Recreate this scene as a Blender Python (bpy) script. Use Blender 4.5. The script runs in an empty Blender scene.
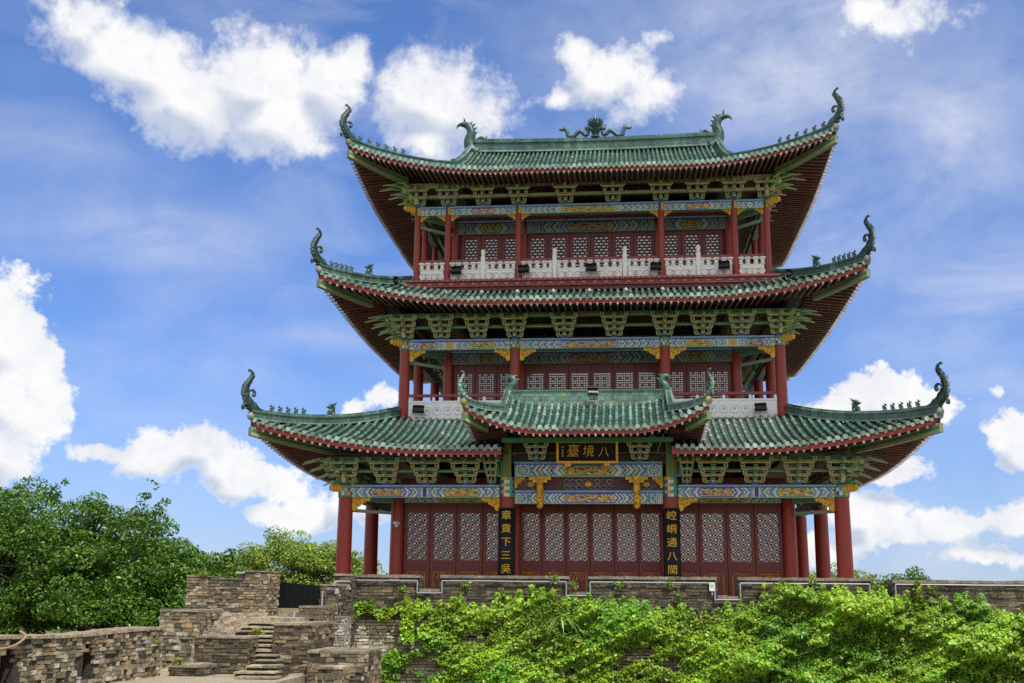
import bpy, math, random
import numpy as np
from mathutils import Vector, Matrix
random.seed(7)
rng = np.random.default_rng(7)
SC = bpy.context.scene
COL = SC.collection
R = math.radians

# ------------------------------------------------------------------ camera
CAM_F, CAM_YAW, CAM_PIT, CAM_ROLL = 1129.18, -0.0999, 0.2227, 0.0092
CAM_POS = Vector((1.3045, -41.44, 0.0))
cam = bpy.data.cameras.new('camera')
cam.sensor_width = 36.0
cam.lens = CAM_F / 1024 * 36.0
cam.clip_end = 20000
camo = bpy.data.objects.new('camera', cam)
COL.objects.link(camo)
cF = Vector((math.sin(CAM_YAW) * math.cos(CAM_PIT), math.cos(CAM_YAW) * math.cos(CAM_PIT), math.sin(CAM_PIT)))
cR = Vector((math.cos(CAM_YAW), -math.sin(CAM_YAW), 0))
cU = cR.cross(cF)
cr, sr = math.cos(CAM_ROLL), math.sin(CAM_ROLL)
# the picture is turned a little: image axes seen in the unrolled frame
iX = cR * cr + cU * sr
iY = cU * cr - cR * sr
M = Matrix((iX, iY, -cF)).transposed().to_4x4()
M.translation = CAM_POS
camo.matrix_world = M
SC.camera = camo


def sky_dir(px, py):
    d = cF * CAM_F + iX * (px - 512) + iY * (341.5 - py)
    d.normalize()
    return d


# ------------------------------------------------------------------ sun, sky, exposure
SUN_AZ, SUN_EL = R(38), R(60)          # azimuth measured from straight behind the camera towards +x
sun_vec = Vector((math.sin(SUN_AZ) * math.cos(SUN_EL), -math.cos(SUN_AZ) * math.cos(SUN_EL), math.sin(SUN_EL)))
sl = bpy.data.lights.new('sun', 'SUN')
sl.energy = 3.9
sl.angle = R(0.53)
sl.color = (1.0, 0.95, 0.87)
so = bpy.data.objects.new('sun', sl)
COL.objects.link(so)
so.rotation_euler = sun_vec.to_track_quat('Z', 'Y').to_euler()
SC.view_settings.view_transform = 'Standard'
SC.view_settings.look = 'None'
SC.view_settings.gamma = 1
SC.view_settings.use_curve_mapping = False
SC.view_settings.exposure = 0.3
SC.cycles.use_denoising = False
SKY = 0.15
CLOUD_V = 5.3

W = bpy.data.worlds.new('World')
SC.world = W
W.use_nodes = True
wn, wl = W.node_tree.nodes, W.node_tree.links
wn.clear()


def mth(nt, op, a=None, b=None, c=None, clamp=False):
    n = nt.nodes.new('ShaderNodeMath')
    n.operation = op
    n.use_clamp = clamp
    for i, v in enumerate((a, b, c)):
        if v is None:
            continue
        if isinstance(v, (int, float)):
            n.inputs[i].default_value = v
        else:
            nt.links.new(v, n.inputs[i])
    return n.outputs[0]


CLOUDS = [  # picture x, y, radius x, radius y, weight -> a direction in the sky
    (92, 24, 58, 34, 1.05), (150, 62, 92, 50, 1.15), (195, 92, 98, 52, 1.15), (255, 75, 92, 62, 1.15), (275, 112, 66, 52, 1.15),
    (325, 78, 58, 54, 1.15), (350, 55, 34, 36, 1.05), (300, 138, 28, 24, 1), (66, 10, 26, 16, .7),
    (432, 92, 74, 60, 1.25), (474, 108, 58, 54, 1.15), (408, 74, 36, 38, 1), (425, 140, 44, 34, .9), (502, 100, 26, 32, .9),
    (610, 78, 66, 48, .95), (588, 60, 40, 28, .9), (640, 100, 46, 40, .95), (655, 36, 22, 16, .7), (556, 100, 26, 16, .7),
    (632, 122, 42, 28, .75), (905, 20, 66, 38, .75), (880, 8, 56, 28, .65),
    (6, 335, 62, 56, 1.1), (18, 398, 58, 64, 1.1), (-5, 440, 54, 46, 1), (44, 365, 30, 42, 1),
    (146, 456, 56, 30, .9), (196, 446, 44, 30, .95), (244, 488, 50, 22, .85), (104, 452, 34, 17, .9), (272, 520, 44, 15, .7),
    (302, 514, 22, 14, .7), (224, 468, 46, 22, .8),
    (872, 388, 44, 24, 1.1), (866, 408, 72, 24, 1.1), (838, 408, 32, 18, 1), (912, 404, 32, 18, .9), (896, 470, 38, 17, .95),
    (1016, 440, 30, 28, 1), (1022, 458, 30, 16, .8), (866, 510, 42, 26, .95), (902, 534, 70, 22, .75), (942, 522, 46, 18, .85),
    (1004, 512, 46, 22, .9), (962, 552, 90, 14, .45), (852, 546, 40, 18, .5), (380, 402, 36, 16, .55), (348, 410, 22, 14, .5),
    (1000, 392, 12, 8, .5), (812, 470, 40, 20, .5), (380, 500, 60, 30, .8), (800, 560, 60, 26, .8),
]
VEILS = [(790, 55, 190, 120, .75), (950, 130, 150, 150, .6), (830, 230, 70, 110, .5), (150, 235, 190, 50, .55), (960, 340, 130, 34, .5),
         (60, 150, 160, 45, .35), (300, 335, 150, 30, .3), (700, 30, 120, 60, .45), (560, 60, 130, 70, .3), (930, 230, 120, 60, .4)]


def cloud_group(name, blobs, k_soft):
    g = bpy.data.node_groups.new(name, 'ShaderNodeTree')
    g.interface.new_socket('P', in_out='INPUT', socket_type='NodeSocketVector')
    g.interface.new_socket('V', in_out='OUTPUT', socket_type='NodeSocketFloat')
    gi, go = g.nodes.new('NodeGroupInput'), g.nodes.new('NodeGroupOutput')
    acc = None
    for px, py, rx, ry, wt in blobs:
        d = sky_dir(px, py)
        a, e = math.atan2(d.x, d.y), math.asin(d.z)
        sx, sy = rx * 1.08 / CAM_F / math.cos(e), ry * 1.08 / CAM_F
        s = g.nodes.new('ShaderNodeVectorMath')
        s.operation = 'MULTIPLY_ADD'
        g.links.new(gi.outputs[0], s.inputs[0])
        s.inputs[1].default_value = (1 / sx, 1 / sy, 0)
        s.inputs[2].default_value = (-a / sx, -e / sy, 0)
        ln = g.nodes.new('ShaderNodeVectorMath')
        ln.operation = 'LENGTH'
        g.links.new(s.outputs[0], ln.inputs[0])
        v = mth(g, 'MULTIPLY_ADD', ln.outputs['Value'], -wt, wt)
        if acc is None:
            acc = v
        else:
            m = g.nodes.new('ShaderNodeMath')
            m.operation = 'SMOOTH_MAX'
            g.links.new(acc, m.inputs[0])
            g.links.new(v, m.inputs[1])
            m.inputs[2].default_value = k_soft
            acc = m.outputs[0]
    g.links.new(acc, go.inputs[0])
    return g


g = cloud_group('cloud_field', CLOUDS, .18)
gv = cloud_group('veil_field', VEILS, .3)
nt = W.node_tree
tc = wn.new('ShaderNodeTexCoord')
sep = wn.new('ShaderNodeSeparateXYZ')
wl.new(tc.outputs['Generated'], sep.inputs[0])
az = mth(nt, 'ARCTAN2', sep.outputs[0], sep.outputs[1])
el = mth(nt, 'ARCSINE', sep.outputs[2])
pos = wn.new('ShaderNodeCombineXYZ')
wl.new(az, pos.inputs[0])
wl.new(el, pos.inputs[1])


def noise(scale, detail=8, rough=.6, vec=None, lac=2.0, dist=0.0):
    n = wn.new('ShaderNodeTexNoise')
    n.inputs['Scale'].default_value = scale
    n.inputs['Detail'].default_value = detail
    n.inputs['Roughness'].default_value = rough
    n.inputs['Lacunarity'].default_value = lac
    n.inputs['Distortion'].default_value = dist
    wl.new(vec if vec is not None else tc.outputs['Generated'], n.inputs['Vector'])
    return n


wp = noise(9, 5, .55)
wa = wn.new('ShaderNodeVectorMath')
wa.operation = 'MULTIPLY_ADD'
wl.new(wp.outputs['Color'], wa.inputs[0])
wa.inputs[1].default_value = (.055, .04, 0)
wa.inputs[2].default_value = (-.0275, -.02, 0)
pw = wn.new('ShaderNodeVectorMath')
wl.new(pos.outputs[0], pw.inputs[0])
wl.new(wa.outputs[0], pw.inputs[1])


def field(vec, grp=None):
    n = wn.new('ShaderNodeGroup')
    n.node_tree = grp or g
    wl.new(vec, n.inputs[0])
    return n.outputs[0]


f0 = field(pw.outputs[0])
sh = wn.new('ShaderNodeVectorMath')
wl.new(pw.outputs[0], sh.inputs[0])
sh.inputs[1].default_value = (.012, .022, 0)
f1 = field(sh.outputs[0])
fb = noise(17, 9, .6).outputs[0]
fb2 = noise(70, 8, .65).outputs[0]
behind = noise(3.2, 7, .6).outputs[0]          # unseen clouds added over the rest of the sky for neutral fill
isfront = mth(nt, 'GREATER_THAN', sep.outputs[1], 0.55)
dens = mth(nt, 'ADD', f0, mth(nt, 'MULTIPLY', mth(nt, 'SUBTRACT', fb, .5), 1.7))
dens = mth(nt, 'ADD', dens, mth(nt, 'MULTIPLY', mth(nt, 'SUBTRACT', fb2, .5), .95))
mr = wn.new('ShaderNodeMapRange')
mr.interpolation_type = 'SMOOTHSTEP'
wl.new(dens, mr.inputs[0])
mr.inputs[1].default_value = .06
soft = wn.new('ShaderNodeMapRange')         # high cloud is thinner and more ragged than the low heaps
soft.interpolation_type = 'SMOOTHSTEP'
wl.new(el, soft.inputs[0])
soft.inputs[1].default_value = .24
soft.inputs[2].default_value = .42
soft.inputs[3].default_value = .36
soft.inputs[4].default_value = .80
wl.new(soft.outputs[0], mr.inputs[2])
mr2 = wn.new('ShaderNodeMapRange')
wl.new(behind, mr2.inputs[0])
mr2.inputs[1].default_value = .32
mr2.inputs[2].default_value = .54
front_d = mth(nt, 'MULTIPLY', mr.outputs[0], isfront)
back_d = mth(nt, 'MULTIPLY', mr2.outputs[0], mth(nt, 'SUBTRACT', 1, isfront))
# cirrus veils
mp = wn.new('ShaderNodeMapping')
mp.inputs['Rotation'].default_value = (0, 0, R(-24))
mp.inputs['Scale'].default_value = (2.4, 5.5, 1)
wl.new(pos.outputs[0], mp.inputs[0])
ci = noise(2.4, 9, .62, mp.outputs[0], dist=.6).outputs[0]
ci2 = noise(2.2, 3, .5).outputs[0]
mr3 = wn.new('ShaderNodeMapRange')
wl.new(ci, mr3.inputs[0])
mr3.inputs[1].default_value = .40
mr3.inputs[2].default_value = .78
mr4 = wn.new('ShaderNodeMapRange')
wl.new(ci2, mr4.inputs[0])
mr4.inputs[1].default_value = .34
mr4.inputs[2].default_value = .62
mr5 = wn.new('ShaderNodeMapRange')          # more veil towards +x, as on the day
wl.new(az, mr5.inputs[0])
mr5.inputs[1].default_value = -.5
mr5.inputs[2].default_value = .45
mr5.inputs[3].default_value = .55
mr5.inputs[4].default_value = 1.5
cirrus = mth(nt, 'MULTIPLY', mth(nt, 'MULTIPLY', mr3.outputs[0], mr4.outputs[0]), mth(nt, 'MULTIPLY', mr5.outputs[0], .62))
hz = wn.new('ShaderNodeMapRange')            # pale air low down
wl.new(el, hz.inputs[0])
hz.inputs[1].default_value = .22
hz.inputs[2].default_value = -.02
hz.inputs[3].default_value = 0
hz.inputs[4].default_value = .5
vf = mth(nt, 'MULTIPLY', field(pw.outputs[0], gv), 1.0, clamp=True)
vn = mth(nt, 'ADD', mth(nt, 'MULTIPLY', ci, .9), mth(nt, 'MULTIPLY', fb, .5))
vn = mth(nt, 'MULTIPLY', mth(nt, 'SUBTRACT', vn, .42), 1.9, clamp=True)
veil = mth(nt, 'MAXIMUM', mth(nt, 'MULTIPLY', cirrus, .7), mth(nt, 'MULTIPLY', mth(nt, 'MULTIPLY', vf, vn), mth(nt, 'MULTIPLY', isfront, 1.15)))
total = mth(nt, 'MAXIMUM', mth(nt, 'ADD', front_d, back_d), veil, clamp=True)
total = mth(nt, 'MINIMUM', total, 1.0)
# self shade of the clouds: thick cloud towards the sun darkens a little
thick = mth(nt, 'MULTIPLY', mth(nt, 'ADD', mth(nt, 'SUBTRACT', f1, f0), .02), 2.6, clamp=True)
shade = mth(nt, 'MULTIPLY', thick, mth(nt, 'ADD', fb, .25), clamp=True)
shade = mth(nt, 'ADD', shade, mth(nt, 'MULTIPLY', mth(nt, 'SUBTRACT', .56, fb), 1.5, clamp=True), clamp=True)
shade = mth(nt, 'ADD', shade, mth(nt, 'MULTIPLY', mth(nt, 'SUBTRACT', .5, fb2), .9, clamp=True), clamp=True)
shade = mth(nt, 'MULTIPLY', shade, mr.outputs[0])
cc = wn.new('ShaderNodeMix')
cc.data_type = 'RGBA'
wl.new(shade, cc.inputs['Factor'])
cc.inputs[6].default_value = (CLOUD_V, CLOUD_V, CLOUD_V * 1.01, 1)
cc.inputs[7].default_value = (CLOUD_V * .50, CLOUD_V * .58, CLOUD_V * .74, 1)
st = wn.new('ShaderNodeTexSky')
st.sky_type = 'NISHITA'
st.sun_disc = False
st.sun_elevation = SUN_EL
st.sun_rotation = math.pi - SUN_AZ           # clockwise from +y
st.air_density = 1.0
st.dust_density = 0.15
st.ozone_density = 1.6
tint = wn.new('ShaderNodeMix')
tint.data_type = 'RGBA'
tint.blend_type = 'MULTIPLY'
tint.inputs['Factor'].default_value = 1
wl.new(st.outputs[0], tint.inputs[6])
tr_ = wn.new('ShaderNodeMapRange')
wl.new(el, tr_.inputs[0])
tr_.inputs[1].default_value = .02
tr_.inputs[2].default_value = .45
tm = wn.new('ShaderNodeMix')
tm.data_type = 'RGBA'
wl.new(tr_.outputs[0], tm.inputs['Factor'])
tm.inputs[6].default_value = (.36, .46, .74, 1)
tm.inputs[7].default_value = (.50, .66, .95, 1)
wl.new(tm.outputs[2], tint.inputs[7])
mx = wn.new('ShaderNodeMix')
mx.data_type = 'RGBA'
wl.new(total, mx.inputs['Factor'])
hmix = wn.new('ShaderNodeMix')
hmix.data_type = 'RGBA'
wl.new(hz.outputs[0], hmix.inputs['Factor'])
wl.new(tint.outputs[2], hmix.inputs[6])
hmix.inputs[7].default_value = (CLOUD_V * .42, CLOUD_V * .56, CLOUD_V * .84, 1)
wl.new(hmix.outputs[2], mx.inputs[6])
wl.new(cc.outputs[2], mx.inputs[7])
bg = wn.new('ShaderNodeBackground')
bg.inputs[1].default_value = SKY
wl.new(mx.outputs[2], bg.inputs[0])
wo = wn.new('ShaderNodeOutputWorld')
wl.new(bg.outputs[0], wo.inputs[0])

# ------------------------------------------------------------------ materials


def new_mat(name):
    m = bpy.data.materials.new(name)
    m.use_nodes = True
    return m, m.node_tree, m.node_tree.nodes['Principled BSDF']


def mat_attr(name, rough=.5, var=.25, scale=6.0, bump=0.0, bump_scale=30.0, spec=.5, metallic=0.0, patch=None, patch_scale=1.5,
             patch_lo=.5, patch_hi=.7, patch_amt=.6, trans=0.0, rough_var=.1, grime=None, grime_scale=.6, grime_amt=.5):
    """colour from the mesh's own 'Col' attribute, varied by noise; patch = wear of another colour"""
    m, t, b = new_mat(name)
    N, L = t.nodes, t.links
    at = N.new('ShaderNodeAttribute')
    at.attribute_name = 'Col'
    tcn = N.new('ShaderNodeTexCoord')
    n1 = N.new('ShaderNodeTexNoise')
    n1.inputs['Scale'].default_value = scale
    n1.inputs['Detail'].default_value = 6
    n1.inputs['Roughness'].default_value = .65
    L.new(tcn.outputs['Object'], n1.inputs['Vector'])
    r = N.new('ShaderNodeMapRange')
    r.inputs[1].default_value = .25
    r.inputs[2].default_value = .75
    r.inputs[3].default_value = 1 - var
    r.inputs[4].default_value = 1 + var
    L.new(n1.outputs[0], r.inputs[0])
    mu = N.new('ShaderNodeVectorMath')
    mu.operation = 'SCALE'
    L.new(at.outputs['Color'], mu.inputs[0])
    L.new(r.outputs[0], mu.inputs['Scale'])
    col = mu.outputs[0]
    if patch:
        n2 = N.new('ShaderNodeTexNoise')
        n2.inputs['Scale'].default_value = patch_scale
        n2.inputs['Detail'].default_value = 8
        n2.inputs['Roughness'].default_value = .7
        L.new(tcn.outputs['Object'], n2.inputs['Vector'])
        r2 = N.new('ShaderNodeMapRange')
        r2.inputs[1].default_value = patch_lo
        r2.inputs[2].default_value = patch_hi
        r2.inputs[4].default_value = patch_amt
        L.new(n2.outputs[0], r2.inputs[0])
        mi = N.new('ShaderNodeMix')
        mi.data_type = 'RGBA'
        L.new(r2.outputs[0], mi.inputs['Factor'])
        L.new(col, mi.inputs[6])
        mi.inputs[7].default_value = (*patch, 1)
        col = mi.outputs[2]
    if grime:
        n3 = N.new('ShaderNodeTexNoise')
        n3.inputs['Scale'].default_value = grime_scale
        n3.inputs['Detail'].default_value = 7
        n3.inputs['Roughness'].default_value = .6
        L.new(tcn.outputs['Object'], n3.inputs['Vector'])
        r3 = N.new('ShaderNodeMapRange')
        r3.inputs[1].default_value = .46
        r3.inputs[2].default_value = .66
        r3.inputs[4].default_value = grime_amt
        L.new(n3.outputs[0], r3.inputs[0])
        m3 = N.new('ShaderNodeMix')
        m3.data_type = 'RGBA'
        L.new(r3.outputs[0], m3.inputs['Factor'])
        L.new(col, m3.inputs[6])
        m3.inputs[7].default_value = (*grime, 1)
        col = m3.outputs[2]
    L.new(col, b.inputs['Base Color'])
    rr = N.new('ShaderNodeMapRange')
    rr.inputs[3].default_value = max(.02, rough - rough_var)
    rr.inputs[4].default_value = min(1, rough + rough_var)
    L.new(n1.outputs[0], rr.inputs[0])
    L.new(rr.outputs[0], b.inputs['Roughness'])
    b.inputs['Specular IOR Level'].default_value = spec
    b.inputs['Metallic'].default_value = metallic
    if bump:
        nb = N.new('ShaderNodeTexNoise')
        nb.inputs['Scale'].default_value = bump_scale
        nb.inputs['Detail'].default_value = 5
        L.new(tcn.outputs['Object'], nb.inputs['Vector'])
        bm = N.new('ShaderNodeBump')
        bm.inputs['Strength'].default_value = bump
        bm.inputs['Distance'].default_value = .03
        L.new(nb.outputs[0], bm.inputs['Height'])
        L.new(bm.outputs[0], b.inputs['Normal'])
    if trans:
        tr = N.new('ShaderNodeBsdfTranslucent')
        sc2 = N.new('ShaderNodeVectorMath')
        sc2.operation = 'MULTIPLY'
        L.new(col, sc2.inputs[0])
        sc2.inputs[1].default_value = (1.5, 1.5, .6)
        L.new(sc2.outputs[0], tr.inputs[0])
        ms = N.new('ShaderNodeMixShader')
        ms.inputs[0].default_value = trans
        out = N['Material Output']
        L.new(b.outputs[0], ms.inputs[1])
        L.new(tr.outputs[0], ms.inputs[2])
        L.new(ms.outputs[0], out.inputs[0])
    return m


M_PAINT = mat_attr('painted_timber', .45, .16, 3.0, .12, 40, patch=(.05, .03, .025), patch_scale=2.2, patch_lo=.55, patch_hi=.8, patch_amt=.45, grime=(.24, .09, .06), grime_scale=1.1, grime_amt=.28)
M_DECO = mat_attr('painted_ornament', .5, .2, 9.0, .1, 60, patch=(.12, .09, .06), patch_scale=5, patch_lo=.55, patch_hi=.75, patch_amt=.45)
M_TILE = mat_attr('glazed_tile', .2, .45, 9.0, .15, 25, spec=.6, patch=(.44, .52, .44), patch_scale=6.5, patch_lo=.54, patch_hi=.72, patch_amt=.5, rough_var=.14, grime=(.022, .04, .028), grime_scale=.75, grime_amt=.6)
M_FIG = mat_attr('glazed_figure', .4, .45, 9.0, .3, 30, spec=.5, patch=(.22, .27, .2), patch_scale=7, patch_lo=.55, patch_hi=.72, patch_amt=.5)
M_STONE = mat_attr('old_stone', .88, .5, 11.0, .9, 24, spec=.25, patch=(.035, .032, .026), patch_scale=1.6, patch_lo=.52, patch_hi=.72, patch_amt=.7)
M_MARBLE = mat_attr('white_marble', .6, .08, 5.0, .1, 40, spec=.3, patch=(.6, .57, .5), patch_scale=2.0, patch_lo=.56, patch_hi=.78, patch_amt=.4)
M_GOLD = mat_attr('gilded_wood', .35, .25, 14.0, .5, 35, metallic=.25)
M_METAL = mat_attr('painted_metal', .45, .1, 5.0)
M_LEAF = mat_attr('leaf', .42, .12, 1.0, spec=.45, trans=.3)
M_BARK = mat_attr('bark', .9, .4, 6.0, .8, 20)
M_GROUND = mat_attr('earth', .95, .35, 1.5, .5, 8, patch=(.07, .1, .03), patch_scale=.35, patch_lo=.45, patch_hi=.6, patch_amt=.8)

m, t, b = new_mat('window_glass')
b.inputs['Base Color'].default_value = (.48, .46, .45, 1)
b.inputs['Roughness'].default_value = .10
b.inputs['Metallic'].default_value = .4
b.inputs['Specular IOR Level'].default_value = .8
M_GLASS = m

M_BLACK = mat_attr('black_lacquer', .6, .2, 5.0, spec=.15)

# ------------------------------------------------------------------ mesh helper
RED = (.33, .034, .018)
DRED = (.17, .023, .013)
MAROON = (.065, .014, .012)
GREEN = (.085, .33, .13)
DGREEN = (.014, .075, .04)
PGREEN = (.30, .46, .24)
BEIGE = (.66, .56, .25)
WOOD = (.36, .28, .16)
BLUE = (.045, .10, .42)
LBLUE = (.25, .40, .62)
WHITE = (.74, .74, .68)
GOLD = (.72, .40, .03)
BLACK = (.012, .012, .013)
TILE = (.034, .115, .085)


class MB:
    def __init__(s):
        s.v, s.f, s.c = [], [], []

    def add(s, verts, faces, col):
        o = len(s.v)
        s.v.extend([tuple(p) for p in verts])
        s.f.extend([tuple(i + o for i in q) for q in faces])
        if isinstance(col, list):
            s.c.extend(col)
        else:
            s.c.extend([col] * len(faces))

    def box(s, c, d, col, M=None, front=None):
        x, y, z = d[0] / 2, d[1] / 2, d[2] / 2
        p = [Vector((sx * x, sy * y, sz * z)) for sz in (-1, 1) for sy in (-1, 1) for sx in (-1, 1)]
        if M is not None:
            p = [M @ q for q in p]
        p = [q + Vector(c) for q in p]
        f = [(0, 2, 3, 1), (4, 5, 7, 6), (0, 1, 5, 4), (2, 6, 7, 3), (0, 4, 6, 2), (1, 3, 7, 5)]
        cl = [col] * 6
        if front is not None:
            cl[2] = front
        s.add(p, f, cl)

    def bb(s, x0, x1, y0, y1, z0, z1, col):
        s.box(((x0 + x1) / 2, (y0 + y1) / 2, (z0 + z1) / 2), (x1 - x0, y1 - y0, z1 - z0), col)

    def grid(s, P, col, close=False, flip=False):
        """P: list of rows of points"""
        n, k = len(P), len(P[0])
        f, cl = [], []
        for i in range(n - 1):
            for j in range(k if close else k - 1):
                j2 = (j + 1) % k
                q = (i * k + j, i * k + j2, (i + 1) * k + j2, (i + 1) * k + j)
                f.append(q[::-1] if flip else q)
                cl.append(col(i, j) if callable(col) else col)
        s.add([p for r in P for p in r], f, cl)

    def tube(s, path, rad, col, seg=8, sx=1.0, caps=True):
        path = [Vector(p) for p in path]
        n = len(path)
        if not hasattr(rad, '__len__'):
            rad = [rad] * n
        rows = []
        prev = None
        for i, p in enumerate(path):
            t = (path[min(i + 1, n - 1)] - path[max(i - 1, 0)]).normalized()
            if prev is None:
                a = Vector((0, 0, 1)) if abs(t.z) < .9 else Vector((1, 0, 0))
                u = t.cross(a).normalized()
            else:
                u = (prev - t * prev.dot(t)).normalized()
            prev = u
            w = t.cross(u)
            rows.append([p + u * (rad[i] * sx * math.cos(2 * math.pi * k / seg)) + w * (rad[i] * math.sin(2 * math.pi * k / seg)) for k in range(seg)])
        s.grid(rows, col, close=True)
        if caps:
            c0 = col(0, 0) if callable(col) else col
            s.add(rows[0], [tuple(range(seg))], c0)
            s.add(rows[-1], [tuple(range(seg))[::-1]], c0)

    def lathe(s, c, prof, col, seg=16):
        rows = [[Vector(c) + Vector((r * math.cos(2 * math.pi * k / seg), r * math.sin(2 * math.pi * k / seg), z)) for k in range(seg)] for r, z in prof]
        s.grid(rows, col, close=True)
        c0 = col(0, 0) if callable(col) else col
        s.add(rows[0], [tuple(range(seg))[::-1]], c0)
        s.add(rows[-1], [tuple(range(seg))], c0)

    def ell(s, c, r, col, M=None, seg=10, rings=6):
        rows = []
        for i in range(rings + 1):
            th = math.pi * i / rings
            row = []
            for k in range(seg):
                ph = 2 * math.pi * k / seg
                q = Vector((r[0] * math.sin(th) * math.cos(ph), r[1] * math.sin(th) * math.sin(ph), -r[2] * math.cos(th)))
                if M is not None:
                    q = M @ q
                row.append(Vector(c) + q)
            rows.append(row)
        s.grid(rows, col, close=True)

    def prism(s, pts, y0, y1, col, front=None, M=None):
        """outline in (x, z), extruded y0..y1; M places it"""
        n = len(pts)
        v = [Vector((x, y0, z)) for x, z in pts] + [Vector((x, y1, z)) for x, z in pts]
        if M is not None:
            v = [M @ p for p in v]
        f = [tuple(range(n)), tuple(range(2 * n - 1, n - 1, -1))] + [(i, i + n, (i + 1) % n + n, (i + 1) % n) for i in range(n)]
        s.add(v, f, [front or col] + [col] * (n + 1))

    def build(s, name, mat, parent=None, smooth=False, loc=None):
        me = bpy.data.meshes.new(name)
        me.from_pydata(s.v, [], s.f)
        me.materials.append(mat)
        at = me.color_attributes.new('Col', 'FLOAT_COLOR', 'CORNER')
        tot = np.zeros(len(me.polygons), dtype=np.int32)
        me.polygons.foreach_get('loop_total', tot)
        c = np.ones((len(s.c), 4), dtype=np.float32)
        c[:, :3] = np.array(s.c, dtype=np.float32)[:, :3]
        at.data.foreach_set('color', np.repeat(c, tot, axis=0).ravel())
        if smooth:
            me.polygons.foreach_set('use_smooth', [True] * len(me.polygons))
        me.update()
        o = bpy.data.objects.new(name, me)
        COL.objects.link(o)
        if parent:
            o.parent = parent
        if loc:
            o.location = loc
        return o


def tag(o, label=None, cat=None, group=None, kind=None):
    kind = kind or ('thing' if cat else None)
    for k, v in (('label', label), ('category', cat), ('group', group), ('kind', kind)):
        if v:
            o[k] = v
    return o


def empty(name, loc=(0, 0, 0)):
    o = bpy.data.objects.new(name, None)
    COL.objects.link(o)
    o.location = loc
    return o


def dup(o, parent=None, loc=None, rz=None, sx=None):
    c = o.copy()
    COL.objects.link(c)
    if parent:
        c.parent = parent
    if loc is not None:
        c.location = loc
    if rz is not None:
        c.rotation_euler = (0, 0, rz)
    if sx is not None:
        c.scale = (sx, 1, 1)
    for ch in list(o.children):
        dup(ch, c)
    return c


def jit(c, a=.15):
    k = 1 + random.uniform(-a, a)
    return tuple(min(1, max(0, x * k)) for x in c)


def mixc(a, b, t):
    return tuple(a[i] * (1 - t) + b[i] * t for i in range(3))


# ------------------------------------------------------------------ ground
mb = MB()
N_ = 48
mb.add([(0, 0, -3.2)] + [(6000 * math.cos(2 * math.pi * k / N_), 6000 * math.sin(2 * math.pi * k / N_), -3.2) for k in range(N_)],
       [(0, 1 + k, 1 + (k + 1) % N_) for k in range(N_)], (.16, .13, .08))
tag(mb.build('ground', M_GROUND), kind='structure')
mb = MB()
mb.bb(-14, 60, -3.4, 30, -3.19, -.34, (.28, .25, .2))
mb.bb(-9.9, -8.25, -6.6, -3.4, -3.19, -.66, (.30, .26, .19))
tag(mb.build('platform_ground', M_STONE), kind='structure')
mb = MB()
mb.bb(-11.4, -6.9, -15.6, -5, -3.19, -2.0, (.31, .265, .185))
tag(mb.build('path', M_STONE), kind='structure')

# ------------------------------------------------------------------ the pavilion
PAV = empty('pavilion', (0, 0, 0))
tag(PAV, 'three-storey red and green timber pavilion with upturned tiled eaves behind the ivy wall', 'pavilion')


def paint_beam(u, v, L, h, seed=0, warm=False):
    """colours of the painted beams: roundel, chevrons, long hexagon with gilded figures"""
    s = min(u, L - u) / h
    w = abs(v - .5) * 2
    if w > .86:
        return BLUE if v > .5 else PGREEN
    if s < .12:
        return PGREEN
    if s < 1.15:
        r = math.hypot(s - .62, (v - .5)) * 2
        if r < .22:
            return (.7, .62, .6)
        if r < .42:
            return GREEN
        if r < .56:
            return WHITE
        if r < .76:
            return BLUE
        if r < .9:
            return WHITE
        return (.35, .5, .55)
    if s < 1.25:
        return GREEN
    half = L / 2 / h
    c0 = max(1.45, half * .56)
    return paint_field(s, w, u, v, c0, seed)


def paint_field(s, w, u, v, c0, seed):
    edge = c0 + .45 * w
    if s < edge:
        k = (s - .45 * w) / .80 % 1
        return GREEN if k < .2 else WHITE if k < .38 else BLUE if k < .56 else LBLUE if k < .74 else WHITE
    e = s - edge
    if e < .16 or w > .76:
        return WHITE
    if e < .36 or w > .60:
        return (BLUE, GREEN)[seed % 2]
    if e < .46:
        return WHITE
    q = math.sin(u * 19 + 2.6 * math.sin(v * 9 + u * 7)) * math.cos(v * 7 + u * 5)
    return GOLD if q > -.15 else (WHITE if q < -.72 else (.03, .08, .36) if seed % 2 == 0 else (.02, .12, .09))


def paint_half(u, v, L, h, seed):
    """side bays: two long panels with a blue square between"""
    w = abs(v - .5) * 2
    if w > .86:
        return BLUE if v > .5 else PGREEN
    if abs(u - L / 2) / h < .26:
        return (.03, .06, .34) if abs(u - L / 2) / h < .2 else WHITE
    uu = u % (L / 2)
    s = min(uu, L / 2 - uu) / h
    if s < .12:
        return PGREEN
    return paint_field(s, w, u, v, max(.9, L / 4 / h * .42), seed + (u > L / 2))


def paint_short(u, v, L, h, seed):
    """middle storey side bays: a short panel, a square, a long panel"""
    w = abs(v - .5) * 2
    if w > .86:
        return BLUE if v > .5 else PGREEN
    if seed >= 4:
        u = L - u
    c = L * .40
    d = abs(u - c) / h
    if d < .62:
        return GREEN if d > .56 else WHITE if (d > .5) else GOLD if math.hypot(d, w * .5) < .34 else (.55, .5, .42)
    if u < c:
        s = min(u, c - .62 * h - u) / h
        return paint_field(s, w, u, v, .5, seed)
    s = min(u - c - .62 * h, L - u) / h
    return paint_field(s, w, u, v, 1.3, seed + 1)


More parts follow.
